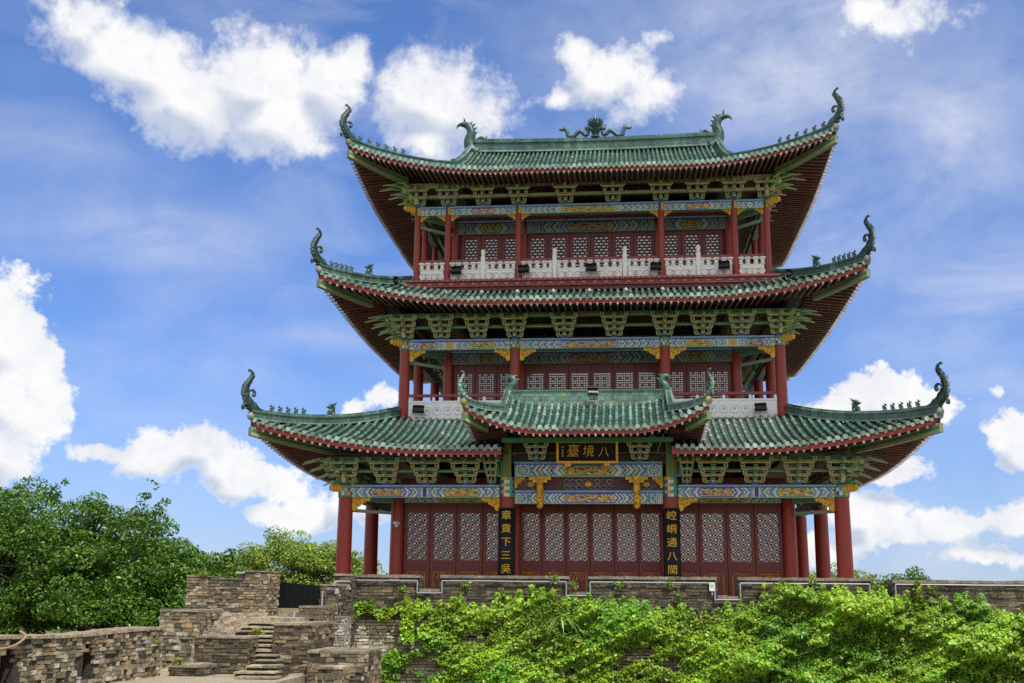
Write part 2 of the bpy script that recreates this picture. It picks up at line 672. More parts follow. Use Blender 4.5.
def beam(name, x0, x1, y, z0, z1, depth=.3, seed=0, axis='x', cell=.035, parent=None, dark=1.0, fn=None):
    mb = MB()
    L, h = x1 - x0, z1 - z0
    nx, nz = max(6, int(L / cell)), max(8, int(h / cell))
    nz = 12
    P = [[(x0 + L * j / nx, y, z0 + h * i / nz) for j in range(nx + 1)] for i in range(nz + 1)]
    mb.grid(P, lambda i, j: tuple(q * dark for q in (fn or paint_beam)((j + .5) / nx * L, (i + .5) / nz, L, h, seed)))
    bk = (y + .004, y + depth)
    mb.bb(x0, x1, *bk, z0, z1, (.15, .25, .2))
    mb.bb(x0, x1, y - .05, y + depth, z1 + .002, z1 + .07, LBLUE)
    if axis == 'y':
        mb.v = [(p[1], p[0], p[2]) for p in mb.v]
        mb.f = [q[::-1] for q in mb.f]
    return mb.build(name, M_DECO, parent or PAV)


def column(name, x, y, z0, z1, r, top=None):
    mb = MB()
    prof = [(r * 1.04, z0), (r * 1.03, z0 + (z1 - z0) * .4), (r * .97, z1)]
    mb.lathe((x, y, 0), prof, RED, 20)
    o = mb.build(name, M_PAINT, PAV, True)
    return o


# ---- bracket sets
def arm_outline(w, d, e, t=.0):
    """half-open U arm with upturned ends, inset by e"""
    a = [(e - w, .44 * d), (e - w, .92 * d - e), (-w + .115 - e, .92 * d - e), (-w + .14 - e, .52 * d - e), (w - .14 + e, .52 * d - e), (w - .115 + e, .92 * d - e),
         (w - e, .92 * d - e), (w - e, .44 * d), (w * .84, .02 + e), (-w * .84, .02 + e)]
    return a[::-1]


def make_bracket(w, h, tiers, dep):
    mb = MB()
    dz = h / tiers
    mb.box((0, -.02, .06), (.22, .3, .12), GREEN, front=BLUE)
    for i in range(tiers):
        z = i * dz + .06
        wi = w * (.60 + .40 * i / max(1, tiers - 1)) * (1 if i % 2 == 0 or i == tiers - 1 else .97)
        y = -dep * i / tiers
        MM = Matrix.Translation((0, y - .10, z))
        mb.prism(arm_outline(wi, dz, 0), 0, .13, BEIGE, M=MM)
        MM = Matrix.Translation((0, y - .113, z))
        cc = GREEN if (i % 2 == 0) else (.13, .36, .19)
        mb.prism(arm_outline(wi, dz, .022), 0, .012, BEIGE, front=cc if i != 1 else (.28, .34, .30), M=MM)
        for sx in (-1, 1):       # bearing blocks on the arm ends
            mb.box((sx * (wi - .07), y - .05, z + .93 * dz), (.15, .15, .085), BEIGE, front=BEIGE)
            mb.box((sx * (wi - .07), y - .05, z + .93 * dz), (.10, .155, .05), BLUE if i % 2 else DGREEN)
        # forward arm and tongue
        mb.box((0, y - .05, z + .35 * dz), (.09, dep / tiers + .34, .34 * dz), WOOD)
        v = [(-.075, y - .12, z + dz * .80), (.075, y - .12, z + dz * .80), (.075, y - .12, z + dz * .28), (-.075, y - .12, z + dz * .28),
             (-.05, y - .40, z + dz * .36), (.05, y - .40, z + dz * .36), (.05, y - .40, z + dz * .02), (-.05, y - .40, z + dz * .02)]
        mb.add(v, [(0, 1, 5, 4), (1, 2, 6, 5), (2, 3, 7, 6), (3, 0, 4, 7), (4, 5, 6, 7)], jit((.50, .42, .30), .12))
        mb.box((0, y - .2, z + .72 * dz), (.16, .14, .09), GREEN)
    return mb


def make_beaks(h, tiers, dep, sx):
    """diagonal fan of pointed arms at a corner, towards (sx, -1)"""
    mb = MB()
    dz = h / tiers
    for i in range(tiers + 1):
        for ang in ((22, 45, 68) if i else (45,)):
            a = R(ang)
            e = Vector((sx * math.sin(a), -math.cos(a), 0))
            n = Vector((-e.y, e.x, 0))
            z = i * dz * .92 + .05
            l = (.75 if ang == 45 else .62) + dep * (i + .6) / tiers * 1.1
            p0 = Vector((0, .05, z))
            p1 = p0 + e * l * .7 + Vector((0, 0, .0))
            p2 = p0 + e * (l + .08) + Vector((0, 0, -.12))
            for c, ww, hh, o in ((PGREEN, .04, .11, 0),):
                v = [p0 - n * ww, p0 + n * ww, p0 + n * ww + Vector((0, 0, hh)), p0 - n * ww + Vector((0, 0, hh)),
                     p1 - n * ww, p1 + n * ww, p1 + n * ww + Vector((0, 0, hh * .9)), p1 - n * ww + Vector((0, 0, hh * .9)),
                     p2 + Vector((0, 0, -.03)), p2 + Vector((0, 0, .02))]
                f = [(0, 1, 5, 4), (1, 2, 6, 5), (2, 3, 7, 6), (3, 0, 4, 7), (4, 5, 8), (5, 6, 9, 8), (6, 7, 9), (7, 4, 8, 9)]
                mb.add(v, f, [BEIGE, (.08, .30, .12), BEIGE, (.08, .30, .12), BEIGE, PGREEN, BEIGE, PGREEN])
    # gilded carved head low on the corner
    e = Vector((sx * .7071, -.7071, 0))
    for k in range(4):
        p = Vector((0, 0, -.14)) + e * (.25 + .13 * k)
        mb.ell(p + Vector((0, 0, .02 * (k % 2))), (.14 - .015 * k, .14 - .015 * k, .17 - .015 * k), GOLD, seg=8, rings=5)
    return mb


def make_queti(s=1.0):
    """gilded corner carving under a beam, grows towards +x"""
    mb = MB()
    out = [(0, 0), (.66, 0), (.68, -.05), (.62, -.12), (.55, -.11), (.50, -.17), (.42, -.16), (.40, -.24), (.30, -.25), (.28, -.31), (.19, -.31), (.17, -.42), (.10, -.48), (.02, -.46), (0, -.4)]
    out = [(x * s, z * s) for x, z in out][::-1]
    mb.prism(out, -.06, .06, GOLD)
    for k in range(9):
        x = random.uniform(.05, .5) * s
        z = -random.uniform(.03, .30 * (1 - x / s * 1.2) + .06) * s
        mb.ell((x, -.07, z), (.06 * s, .035, .035 * s), jit(GOLD, .3), seg=7, rings=4)
    return mb


# ---- curved roofs
class Roof:
    def __init__(s, xc, yF, yB, z0, H, Af, Ax, Ay, Lm, p, B, Fl, k, xt):
        s.xc, s.yF, s.yB, s.z0, s.H, s.Af, s.Ax, s.Ay = xc, yF, yB, z0, H, Af, Ax, Ay
        s.Lm, s.p, s.B, s.Fl, s.k, s.xt = Lm, p, B, Fl, k, xt
        s.cyc = (yF + yB) / 2
        s.hy = (yB - yF) / 2

    def prof(s, q):
        t = q * s.Ay / s.Af
        return s.H * (s.k * t + (1 - s.k) * t * t)

    def w(s, bm, q=0):
        return max(0.0, 1 - max(0.0, bm) / s.B) ** s.p

    def P(s, side, al, q, dz=0.0):
        """side 0 front, 1 +x, 2 back, 3 -x; al along the eave from its middle; q distance up the slope in hip units"""
        if side in (0, 2):
            bm = s.xc - abs(al)
            w = s.w(bm)
            a = q * s.Ay
            sg = 1 if al > 0 else -1
            ff = max(0, 1 - q * .5)
            x = al + sg * s.Fl * w
            y = s.yF + a - s.Fl * w * ff
            if side == 2:
                y = s.yB - a + s.Fl * w * ff
        else:
            bm = s.hy - abs(al)
            w = s.w(bm * s.Ax / s.Ay)
            a = q * s.Ax
            sg = 1 if al > 0 else -1
            ff = max(0, 1 - q * .5)
            y = s.cyc + al + sg * s.Fl * w
            x = s.xc - a + s.Fl * w * ff
            if side == 3:
                x = -x
        return Vector((x, y, s.z0 + s.prof(q) + s.Lm * w + dz))

    def qmax(s, side, al):
        if side in (0, 2):
            b = s.xc - abs(al)
            full = s.Af / s.Ay
            return min(full, b / s.Ax) if b < s.Ax else full
        b = s.hy - abs(al)
        return min(1.0, b / s.Ay)

    def half(s, side):
        return s.xc if side in (0, 2) else s.hy


def tile_col():
    r = random.random()
    if r < .5:
        return jit(TILE, .35)
    if r < .8:
        return jit((.08, .19, .145), .35)
    return jit((.22, .32, .25), .3)


def build_roof(name, rf, parent, step=.25, rad=.075, cut=None, sides=(0, 1, 2, 3), fascia_h=.2, pur_a=1.75, pur_dz=-.18, label=None, soffit=True, disc=.085):
    """tiled slopes as the roof part; eave board and soffit as its sub-parts. cut = half width left open in the middle of the front"""
    mb = MB()
    fb_, sf = MB(), MB()
    for side in sides:
        hl = rf.half(side)
        n = int(2 * hl / step)
        al = [-hl + 2 * hl * (i + .5) / n for i in range(n)]
        # sheet under the rows
        for seg in ((-hl, -cut), (cut, hl)) if (cut and side == 0) else ((-hl, hl),):
            m_ = max(8, int((seg[1] - seg[0]) / .3))
            aa = [seg[0] + (seg[1] - seg[0]) * i / m_ for i in range(m_ + 1)]
            rows = []
            for a in aa:
                qm = rf.qmax(side, a)
                rows.append([rf.P(side, a, qm * j / 12) for j in range(13)])
            mb.grid(rows, (.016, .05, .038), flip=(side in (1, 2)))
            # eave board with white rafter ends, soffit
            r2 = [[rf.P(side, a, .01, dz) + Vector((0, 0, 0)) for dz in (.05, -.05 - fascia_h)] for a in aa]
            fb_.grid(r2, RED)
            r3 = [[rf.P(side, a, q, dz) for q, dz in ((.012, -.05 - fascia_h), (.04, -.055 - fascia_h))] for a in aa]
            fb_.grid(r3, MAROON)
            if soffit:
                qs = [.02, .15, .3, pur_a / rf.Ay, pur_a / rf.Ay + .25]
                rows = []
                for a in aa:
                    qm = rf.qmax(side, a)
                    row = []
                    for q in qs:
                        qq = min(q, qm)
                        base = rf.P(side, a, qq)
                        base.z -= rf.prof(qq) * (1 - .25)
                        base.z -= .10
                        row.append(base)
                    rows.append(row)
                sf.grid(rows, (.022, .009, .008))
        for a in al:
            if cut and side == 0 and abs(a) < cut:
                q0 = 2.6 / rf.Ay
            else:
                q0 = 0.0
            qm = rf.qmax(side, a)
            if qm - q0 < .03:
                continue
            ns = max(2, int((qm - q0) * rf.Ay / .30) + 1)
            pts = [rf.P(side, a, q0 + (qm - q0) * j / ns, .02) for j in range(ns + 1)]
            cross = Vector((1, 0, 0)) if side in (0, 2) else Vector((0, 1, 0))
            tone = tile_col()
            a += random.uniform(-.012, .012)
            pts = [rf.P(side, a, q0 + (qm - q0) * j / ns, .02) + Vector((0, 0, random.uniform(-.008, .012))) for j in range(ns + 1)]
            for j in range(ns):
                p0, p1 = pts[j], pts[j + 1]
                T = (p1 - p0).normalized()
                Nn = cross.cross(T)
                if Nn.z < 0:
                    Nn = -Nn
                rr = (rad * 1.06, rad * .92)
                rowsx = []
                for pp, r_ in ((p0, rr[0]), (p1, rr[1])):
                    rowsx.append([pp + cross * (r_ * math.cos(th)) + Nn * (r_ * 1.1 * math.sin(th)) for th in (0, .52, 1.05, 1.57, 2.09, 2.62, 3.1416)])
                c_ = jit(mixc(tone, tile_col(), .55), .22)
                rq = random.random()
                if rq < .025:
                    c_ = jit((.20, .16, .10), .3)
                elif rq < .08:
                    c_ = jit((.02, .05, .04), .3)
                elif rq < .12:
                    c_ = jit((.34, .42, .33), .2)
                if j == 0 and q0 == 0:
                    c_ = jit(mixc(c_, (.36, .47, .39), .45), .25)
                dk, lt = mixc(c_, (.018, .075, .058), .55), mixc(c_, (.36, .50, .41), .32)  # sun highlight painted on the crest with its worn glaze, sides painted darker
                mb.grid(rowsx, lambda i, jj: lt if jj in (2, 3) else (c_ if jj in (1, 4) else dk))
            if q0 == 0:
                # round end tile and the hanging drip tile beside it
                outv = {0: Vector((0, -1, 0)), 1: Vector((1, 0, 0)), 2: Vector((0, 1, 0)), 3: Vector((-1, 0, 0))}[side]
                c = pts[0] + Vector((0, 0, .03)) + outv * .01
                ring = [c + cross * (disc * math.cos(k * math.pi / 4)) + Vector((0, 0, disc * math.sin(k * math.pi / 4))) for k in range(8)]
                ring2 = [p + outv * .05 for p in ring]
                cc_ = jit((.25, .36, .29), .4)
                mb.add(ring + ring2, [tuple(range(8, 16))] + [(k, (k + 1) % 8, 8 + (k + 1) % 8, 8 + k) for k in range(8)], cc_)
                c = rf.P(side, min(hl, a + step / 2), 0, .03) + outv * .03
                d = [c - cross * .10, c + cross * .10, c + cross * .05 - Vector((0, 0, .10)), c - Vector((0, 0, .14)), c - cross * .05 - Vector((0, 0, .10))]
                d2 = [p + outv * .02 for p in d]
                mb.add(d + d2, [(5, 6, 7, 8, 9), (4, 3, 2, 1, 0)] + [(k, (k + 1) % 5, 5 + (k + 1) % 5, 5 + k) for k in range(5)], jit((.17, .27, .21), .4))
                # rafter under the tile row
                if soffit:
                    q1 = min(qm, pur_a / rf.Ay + .05)
                    A_ = rf.P(side, a, .0)
                    A_.z -= .05 + fascia_h - .02
                    B_ = rf.P(side, a, q1)
                    B_.z -= rf.prof(q1) * .75 + .16
                    Dv = B_ - A_
                    Ln = Dv.length
                    if Ln > .15:
                        T = Dv / Ln
                        u = cross
                        v_ = u.cross(T)
                        if v_.z > 0:
                            v_ = -v_
                        tip = outv * .06
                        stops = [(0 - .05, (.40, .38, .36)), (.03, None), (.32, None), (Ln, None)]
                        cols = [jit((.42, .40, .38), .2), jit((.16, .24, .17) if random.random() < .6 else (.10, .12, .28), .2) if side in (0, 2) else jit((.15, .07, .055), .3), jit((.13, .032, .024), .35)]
                        hw, hh = .034, .085
                        dist = [-.05 if side in (0, 2) else -.12, .02, min(.26, Ln * .6), Ln]
                        rowsr = []
                        for dd in dist:
                            q_ = A_ + T * dd
                            rowsr.append([q_ - u * hw, q_ + u * hw, q_ + u * hw + v_ * hh, q_ - u * hw + v_ * hh])
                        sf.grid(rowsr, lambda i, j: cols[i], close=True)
                        sf.add(rowsr[0], [(0, 1, 2, 3)], jit((.27, .25, .23), .45))
    roof = mb.build(name, M_TILE, parent)
    fb_.build('eave_board', M_PAINT, roof)
    if soffit:
        sf.build('soffit_rafters', M_PAINT, roof)  # soffit boards together with all their rafters
    return roof


def ridge_sweep(mb, path, w, h, blocks=.35, cap=True, base=0.0, colf=None):
    """masonry ridge of glazed blocks along a path"""
    path = [Vector(p) for p in path]
    # resample
    pts = [path[0]]
    for a, b_ in zip(path, path[1:]):
        n = max(1, int((b_ - a).length / blocks))
        for k in range(1, n + 1):
            pts.append(a.lerp(b_, k / n))
    prof = [(-.5, base), (-.62, base + .05 * h), (-.62, base + .16 * h), (-.42, base + .18 * h), (-.42, base + .62 * h), (-.60, base + .66 * h), (-.60, base + .80 * h), (-.34, base + .84 * h), (-.30, base + .95 * h), (0, base + 1.02 * h),
            (.30, base + .95 * h), (.34, base + .84 * h), (.60, base + .80 * h), (.60, base + .66 * h), (.42, base + .62 * h), (.42, base + .18 * h), (.62, base + .16 * h), (.62, base + .05 * h), (.5, base)]
    rows = []
    for i, p in enumerate(pts):
        t = pts[min(i + 1, len(pts) - 1)] - pts[max(i - 1, 0)]
        s_ = Vector((t.y, -t.x, 0)).normalized()
        rows.append([p + s_ * (a * w) + Vector((0, 0, z)) for a, z in prof])
    cols = [jit((.032, .10, .075), .35) if random.random() < .8 else jit((.07, .15, .11), .3) for _ in pts]

    def cf(i, j):
        if j in (1, 6, 11, 16):
            return mixc(cols[i], (.34, .40, .30), .5)
        return cols[i]
    mb.grid(rows, cf)
    mb.add(rows[0], [tuple(range(len(prof)))[::-1]], cols[0])
    mb.add(rows[-1], [tuple(range(len(prof)))], cols[-1])
    # joints
    for i in range(1, len(pts) - 1):
        mb.grid([[q + Vector((0, 0, .004)) for q in rows[i][3:5]], [q + (rows[i + 1][0] - rows[i][0]) * .06 + Vector((0, 0, .004)) for q in rows[i][3:5]]], (.3, .3, .2))


def spline(pts, n):
    """Catmull-Rom through pts"""
    pts = [Vector(p) for p in pts]
    q = [pts[0] * 2 - pts[1]] + pts + [pts[-1] * 2 - pts[-2]]
    out = []
    for i in range(1, len(q) - 2):
        for k in range(n):
            t = k / n
            a, b_, c, d = q[i - 1:i + 3]
            out.append(.5 * ((2 * b_) + (c - a) * t + (2 * a - 5 * b_ + 4 * c - d) * t * t + (3 * b_ - a - 3 * c + d) * t * t * t))
    out.append(pts[-1])
    return out


def horn(base, e, s, pale=False):
    """upturned leaf-scroll finial standing on a hip's end; e = outward horizontal direction"""
    mb = MB()
    e = Vector(e).normalized()
    n = Vector((-e.y, e.x, 0))
    Z = Vector((0, 0, 1))
    C1 = (.014, .045, .036) if not pale else (.07, .16, .12)
    C2 = (.008, .028, .022) if not pale else (.24, .34, .27)

    def pt(d, z):
        return Vector(base) + e * (d * s) + Z * (z * s)
    path = spline([pt(-.55, -.12), pt(-.2, .02), (pt(.08, .22)), pt(.24, .5), pt(.24, .8), pt(.10, 1.06), pt(.0, 1.22), pt(.03, 1.34)], 5)
    k = len(path)
    rad = [s * (.17 - .14 * (i / (k - 1)) ** 1.1) for i in range(k)]
    mb.tube(path, rad, lambda i, j: C1 if (i // 2) % 2 else C2, seg=8, sx=.55)
    # leaves along both edges
    for i in range(4, k - 1):
        t = (path[i + 1] - path[i - 1]).normalized()
        o = t.cross(n).normalized()
        for sg in (-1, 1):
            r = rad[i]
            b0 = path[i] + o * (sg * r * .7)
            tipv = b0 + o * (sg * r * random.uniform(.6, 1.2)) + t * (s * .13)
            a0, a1 = b0 - t * (s * .09), b0 + t * (s * .07)
            v = [a0 - n * r * .4, a0 + n * r * .4, a1 + n * r * .35, a1 - n * r * .35, tipv]
            mb.add(v, [(0, 1, 4), (1, 2, 4), (2, 3, 4), (3, 0, 4)], jit(C1, .4))
    # inner scroll and foot scroll

    def curl(d, z, r, sg):
        pts = [pt(d + r * math.cos(th) * (1 - th / 9) * sg, z + r * math.sin(th) * (1 - th / 9)) for th in [x * .5 for x in range(-2, 7)]]
        mb.tube(pts, [s * .075 * (1 - .08 * i) for i in range(len(pts))], C1, seg=6)
    curl(.0, .62, .12, -1)
    curl(.22, .1, .10, 1)
    mb.tube(spline([pt(.03, 1.30), pt(.08, 1.40), pt(.16, 1.43), pt(.17, 1.36)], 3), .035 * s, C1, seg=6)
    return mb


def beast_mesh(s, col=(.022, .065, .05), big=False):
    """little seated roof figure facing -x side of its own frame (towards +x local)"""
    mb = MB()
    mb.box((0, 0, .03 * s), (.34 * s, .2 * s, .06 * s), mixc(col, (.2, .3, .22), .5))
    My = Matrix.Rotation(R(-28), 4, 'Y')
    mb.ell((-.02 * s, 0, .24 * s), (.12 * s, .09 * s, .22 * s), col, My)
    mb.ell((.06 * s, 0, .47 * s), (.11 * s, .08 * s, .10 * s), jit(col, .3))
    mb.ell((.17 * s, 0, .45 * s), (.08 * s, .05 * s, .05 * s), col)
    mb.tube([(.08 * s, .05 * s, .30 * s), (.13 * s, .05 * s, .06 * s)], .035 * s, col, seg=6)
    mb.tube([(.08 * s, -.05 * s, .30 * s), (.13 * s, -.05 * s, .06 * s)], .035 * s, col, seg=6)
    mb.tube(spline([(-.12 * s, 0, .1 * s), (-.24 * s, 0, .2 * s), (-.22 * s, 0, .42 * s), (-.28 * s, 0, .5 * s)], 3), [.05 * s] * 9 + [.03 * s], col, seg=6)
    for sy in (-1, 1):
        mb.tube([(.03 * s, sy * .04 * s, .54 * s), (-.02 * s, sy * .06 * s, .66 * s)], [.03 * s, .01 * s], col, seg=5)
    if big:
        for k in range(5):
            mb.tube([(-.06 * s, 0, (.4 + .04 * k) * s), ((-.2 - .05 * k) * s, 0, (.40 + .09 * k) * s)], [.05 * s, .012 * s], col, seg=5)
    return mb


BEAST = None


def put_beasts(roof, pts, dirs, s):
    global BEAST
    for p, d in zip(pts, dirs):
        if BEAST is None:
            BEAST = beast_mesh(1.0).build('ridge_beast', M_FIG, roof, True)
            o = BEAST
        else:
            o = BEAST.copy()
            COL.objects.link(o)
            o.parent = roof
        o.location = p
        o.scale = (s, s, s)
        o.rotation_euler = (0, 0, math.atan2(d.y, d.x))


def hips(rf, roof, h=.36, w=.2, hs=1.0, beasts=(.12, .17, .22, .27, .32), bs=.40, big_at=.5, qend=1.0, corners=((-1, 0), (1, 0), (-1, 2), (1, 2)), pale=False):
    for sx, sd in corners:
        n = 26
        path = []
        for i in range(n + 1):
            q = qend * i / n
            al = sx * (rf.xc - q * rf.Ax)
            path.append(rf.P(sd, al, q, .04))
        e = Vector((path[0] - path[2]))
        e.z = 0
        e.normalize()
        mb = MB()
        ridge_sweep(mb, path, w, h)
        # the ridge end: carved knob under the finial
        p0 = path[0]
        mb.ell(p0 + Vector((0, 0, h * .30)), (.13, .13, .15), (.26, .27, .21) if not pale else (.30, .28, .06), seg=9)
        mb.build('hip_ridge', M_TILE, roof)
        horn(p0 + Vector((0, 0, h * .85)) + e * .02, e, hs, pale).build('eave_horn', M_FIG, roof, True)
        # angle rafter: painted curved beam below the hip
        cb = MB()
        rows = []
        for i in range(0, 15):
            q = .55 * i / 14
            al = sx * (rf.xc - q * rf.Ax)
            p = rf.P(sd, al, q)
            p.z -= rf.prof(q) * .75 + .20 + .03
            s_ = Vector((e.y, -e.x, 0))
            hw, hh = .10, .30
            rows.append([p + s_ * hw, p - s_ * hw, p - s_ * hw - Vector((0, 0, hh * .33)), p - s_ * hw - Vector((0, 0, hh * .66)), p - s_ * hw - Vector((0, 0, hh)),
                         p + s_ * hw - Vector((0, 0, hh)), p + s_ * hw - Vector((0, 0, hh * .66)), p + s_ * hw - Vector((0, 0, hh * .33))])
        cb.grid(rows, lambda i, j: {0: GREEN, 1: (.24, .32, .16), 2: (.07, .22, .10), 3: (.34, .34, .18), 4: (.12, .2, .1), 5: (.34, .34, .18), 6: (.07, .22, .10), 7: (.24, .32, .16)}[j], close=True)
        cb.add(rows[0], [tuple(range(8))], (.16, .25, .12))
        cb.build('angle_rafter', M_PAINT, roof)
        if sd == 0 or True:
            pts, ds = [], []
            for q in beasts:
                al = sx * (rf.xc - q * rf.Ax)
                pts.append(rf.P(sd, al, q, h + .04))
                ds.append(e)
            put_beasts(roof, pts, ds, bs)
            if big_at:
                al = sx * (rf.xc - big_at * rf.Ax)
                p = rf.P(sd, al, big_at, h * .9)
                o = beast_mesh(.78, (.025, .075, .058), True).build('ridge_beast', M_FIG, roof, True)
                o.location = p
                o.rotation_euler = (0, 0, math.atan2(e.y, e.x))


# storey data: outer column lines, fronts, levels (eye level is z = 0)
W1, Y1, YB1 = 9.0, 0.0, 19.6
W2, Y2, YB2 = 7.43, 2.5, 17.1
W3, W3b, Y3, YB3 = 7.27, 5.96, 3.59, 16.1
WI = 2.97
F1 = -.34
Z1, Z2, Z3 = 3.99, 10.06, 16.09
B1, B2, B3 = 3.55, 9.66, 15.73
D2, D3 = 6.70, 12.45

# ---- columns
for s in (-1, 1):
    for y in (Y1, 4.5, 9.8, 15.1, YB1):
        column('column', s * W1, y, F1, B1 + .02, .275)
    column('column', s * WI, Y1, F1, B1 + .02, .275)
    column('column', s * WI, YB1, F1, B1 + .02, .275)
    for y in (1.65, 17.9):
        column('column', s * 7.37, y, F1, B1 + .25, .25)
    for y in (Y2, 5.6, 9.8, 14, YB2):
        column('column', s * W2, y, D2 - .3, B2 + .02, .21)
    column('column', s * WI, Y2, D2, B2 + .02, .21)
    column('column', s * 5.9, 4.05, D2, B2 + .1, .2)
    for y in (Y3, 5.4, 8, 11.6, 14.2, YB3):
        column('column', s * W3, y, D3 + .25, B3 + .02, .13)
    column('column', s * W3b, Y3, D3 + .25, B3 + .02, .135)
    column('column', s * WI, Y3, D3 + .25, B3 + .02, .135)
    column('column', s * 5.85, 5.0, D3 + .25, B3 + .1, .15)

# ---- rooms inside the galleries (front wall is doors), ceilings
for nm, x, y0, y1, z0, z1 in (('room_wall', 7.3, 1.78, 17.8, F1, B1 + .9), ('room_wall', 5.85, 4.2, 15.4, D2, B2 + .9), ('room_wall', 5.8, 5.15, 14.5, D3 + .2, B3 + .9)):
    mb = MB()
    mb.bb(-x, -x + .15, y0, y1, z0, z1, DRED)
    mb.bb(x - .15, x, y0, y1, z0, z1, DRED)
    mb.bb(-x + .15, x - .15, y0 + .12, y0 + .2, z0, z1, (.05, .01, .01))
    mb.bb(-x + .15, x - .15, y1 - .1, y1, z0, z1, DRED)
    mb.build(nm, M_PAINT, PAV)
for x, y0, y1, z in ((W1 + .2, Y1 - .2, YB1 + .2, Z1 + 1.15), (W2 + .15, Y2 - .15, YB2 + .15, Z2 + 1.0), (W3 + .1, Y3 - .1, YB3 + .1, Z3 + .95)):
    mb = MB()
    mb.bb(-x, x, y0, y1, z, z + .06, (.11, .07, .05))
    for k in range(-8, 9):
        mb.bb(k * .9 - .06, k * .9 + .06, y0 + .1, y1 - .1, z - .12, z - .002, (.06, .02, .015))
    mb.build('ceiling', M_PAINT, PAV)

# ---- decks
mb = MB()
mb.bb(-7.72, 7.72, 3.05, 16.6, D3 + .02, D3 + .30, (.17, .022, .018))
mb.bb(-7.80, 7.80, 2.97, 16.68, D3 + .235, D3 + .32, (.21, .035, .03))
mb.bb(-7.62, 7.62, 3.15, 16.5, D3 - .14, D3 + .018, (.10, .016, .016))
for k in range(34):
    x = -7.5 + 15 * k / 33
    mb.prism([(x - .11, D3 + .10), (x + .11, D3 + .10), (x + .04, D3 + .18), (x, D3 + .15), (x - .04, D3 + .18)], 3.03, 3.05, (.45, .16, .14))
mb.build('balcony_deck', M_PAINT, PAV)
mb = MB()
mb.bb(-7.3, 7.3, 3.5, 16.2, D3 - 1.2, D3 - .142, (.07, .05, .04))
mb.build('deck_wall', M_PAINT, PAV)
mb = MB()
mb.bb(-7.66, 7.66, 2.28, 17.3, D2 - .18, D2 + .14, (.40, .35, .27))
mb.build('balcony_deck', M_STONE, PAV)
mb = MB()
mb.lathe((0, 0, 0), [(.03, .13), (.04, .09), (.08, .07), (.10, .02), (.095, -.02), (.07, -.06), (.04, -.08), (.01, -.09)], (.36, .37, .33), 12)
kn = mb.build('beam_end_knob', M_MARBLE, PAV, True)
xs = [-5.9 + 1.475 * k for k in range(9)]
kn.location = (xs[0], 3.0, D3 - .28)
for x in xs[1:]:
    dup(kn, PAV, (x, 3.0, D3 - .28))

# ---- main beams
beam('painted_beam', -W1 + .2, -WI - .27, Y1 - .14, B1, Z1 - .05, seed=0, fn=paint_half)
beam('painted_beam', WI + .27, W1 - .2, Y1 - .14, B1, Z1 - .05, seed=0, fn=paint_half)
for s in (-1, 1):
    beam('painted_beam', *sorted((s * W2 - s * .2, s * WI + s * .2)), Y2 - .12, B2, Z2 - .05, seed=0 if s < 0 else 4, fn=paint_short)
    beam('painted_beam', *sorted((s * W3b - s * .1, s * WI + s * .1)), Y3 - .1, B3, Z3 - .05, seed=0)
    beam('painted_beam', *sorted((s * W3 - s * .1, s * W3b + s * .1)), Y3 - .1, B3, Z3 - .05, seed=1)
    # inner beams (dark: gallery shade painted into a duller scheme), side beams
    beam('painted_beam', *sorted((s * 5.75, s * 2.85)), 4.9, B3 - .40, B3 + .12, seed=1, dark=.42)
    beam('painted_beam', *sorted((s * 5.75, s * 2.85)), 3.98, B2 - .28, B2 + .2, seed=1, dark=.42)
    beam('painted_beam', *sorted((s * 7.1, s * 3.0)), 1.6, B1 - .05, B1 + .3, seed=1)
    for (w_, ya, yb, b_, z_) in ((W1, Y1, YB1, B1, Z1), (W2, Y2, YB2, B2, Z2), (W3, Y3, YB3, B3, Z3)):
        mb = MB()
        mb.bb(*sorted((s * w_ - .12, s * w_ + .12)), ya + .2, yb - .2, b_, z_, (.22, .36, .3))
        mb.build('side_beam', M_DECO, PAV)
        mb = MB()            # back beam, plain from here
    for (w_, ya, yi, xi, b_) in ((W1, Y1, 1.65, 7.37, B1), (W2, Y2, 4.05, 5.9, B2), (W3, Y3, 5.0, 5.85, B3)):
        mb = MB()            # tie between corner column and inner column
        d = Vector((s * xi - s * w_, yi - ya, 0))
        MM = Matrix.Rotation(math.atan2(d.y, d.x), 4, 'Z')
        mb.box(Vector((s * w_, ya, b_ + .05)) + d / 2, (d.length, .14, .28), (.16, .3, .22), MM)
        mb.box(Vector((s * w_, ya, b_ - .45)) + d / 2, (d.length, .10, .12), (.26, .36, .26), MM)
        mb.build('tie_beam', M_DECO, PAV)
beam('painted_beam', -WI + .2, WI - .2, Y2 - .12, B2, Z2 - .05, seed=0)
beam('painted_beam', -WI + .1, WI - .1, Y3 - .1, B3, Z3 - .05, seed=1)
beam('painted_beam', -2.75, 2.75, 4.9, B3 - .40, B3 + .12, seed=0, dark=.42)  # middle inner beams, paint dimmed for the gallery shade too
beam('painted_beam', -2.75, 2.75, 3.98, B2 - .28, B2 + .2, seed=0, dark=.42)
# back beams
for w_, yb, b_, z_ in ((W1, YB1, B1, Z1), (W2, YB2, B2, Z2), (W3, YB3, B3, Z3)):
    mb = MB()
    mb.bb(-w_, w_, yb - .12, yb + .12, b_, z_, (.22, .36, .3))
    mb.build('back_beam', M_DECO, PAV)

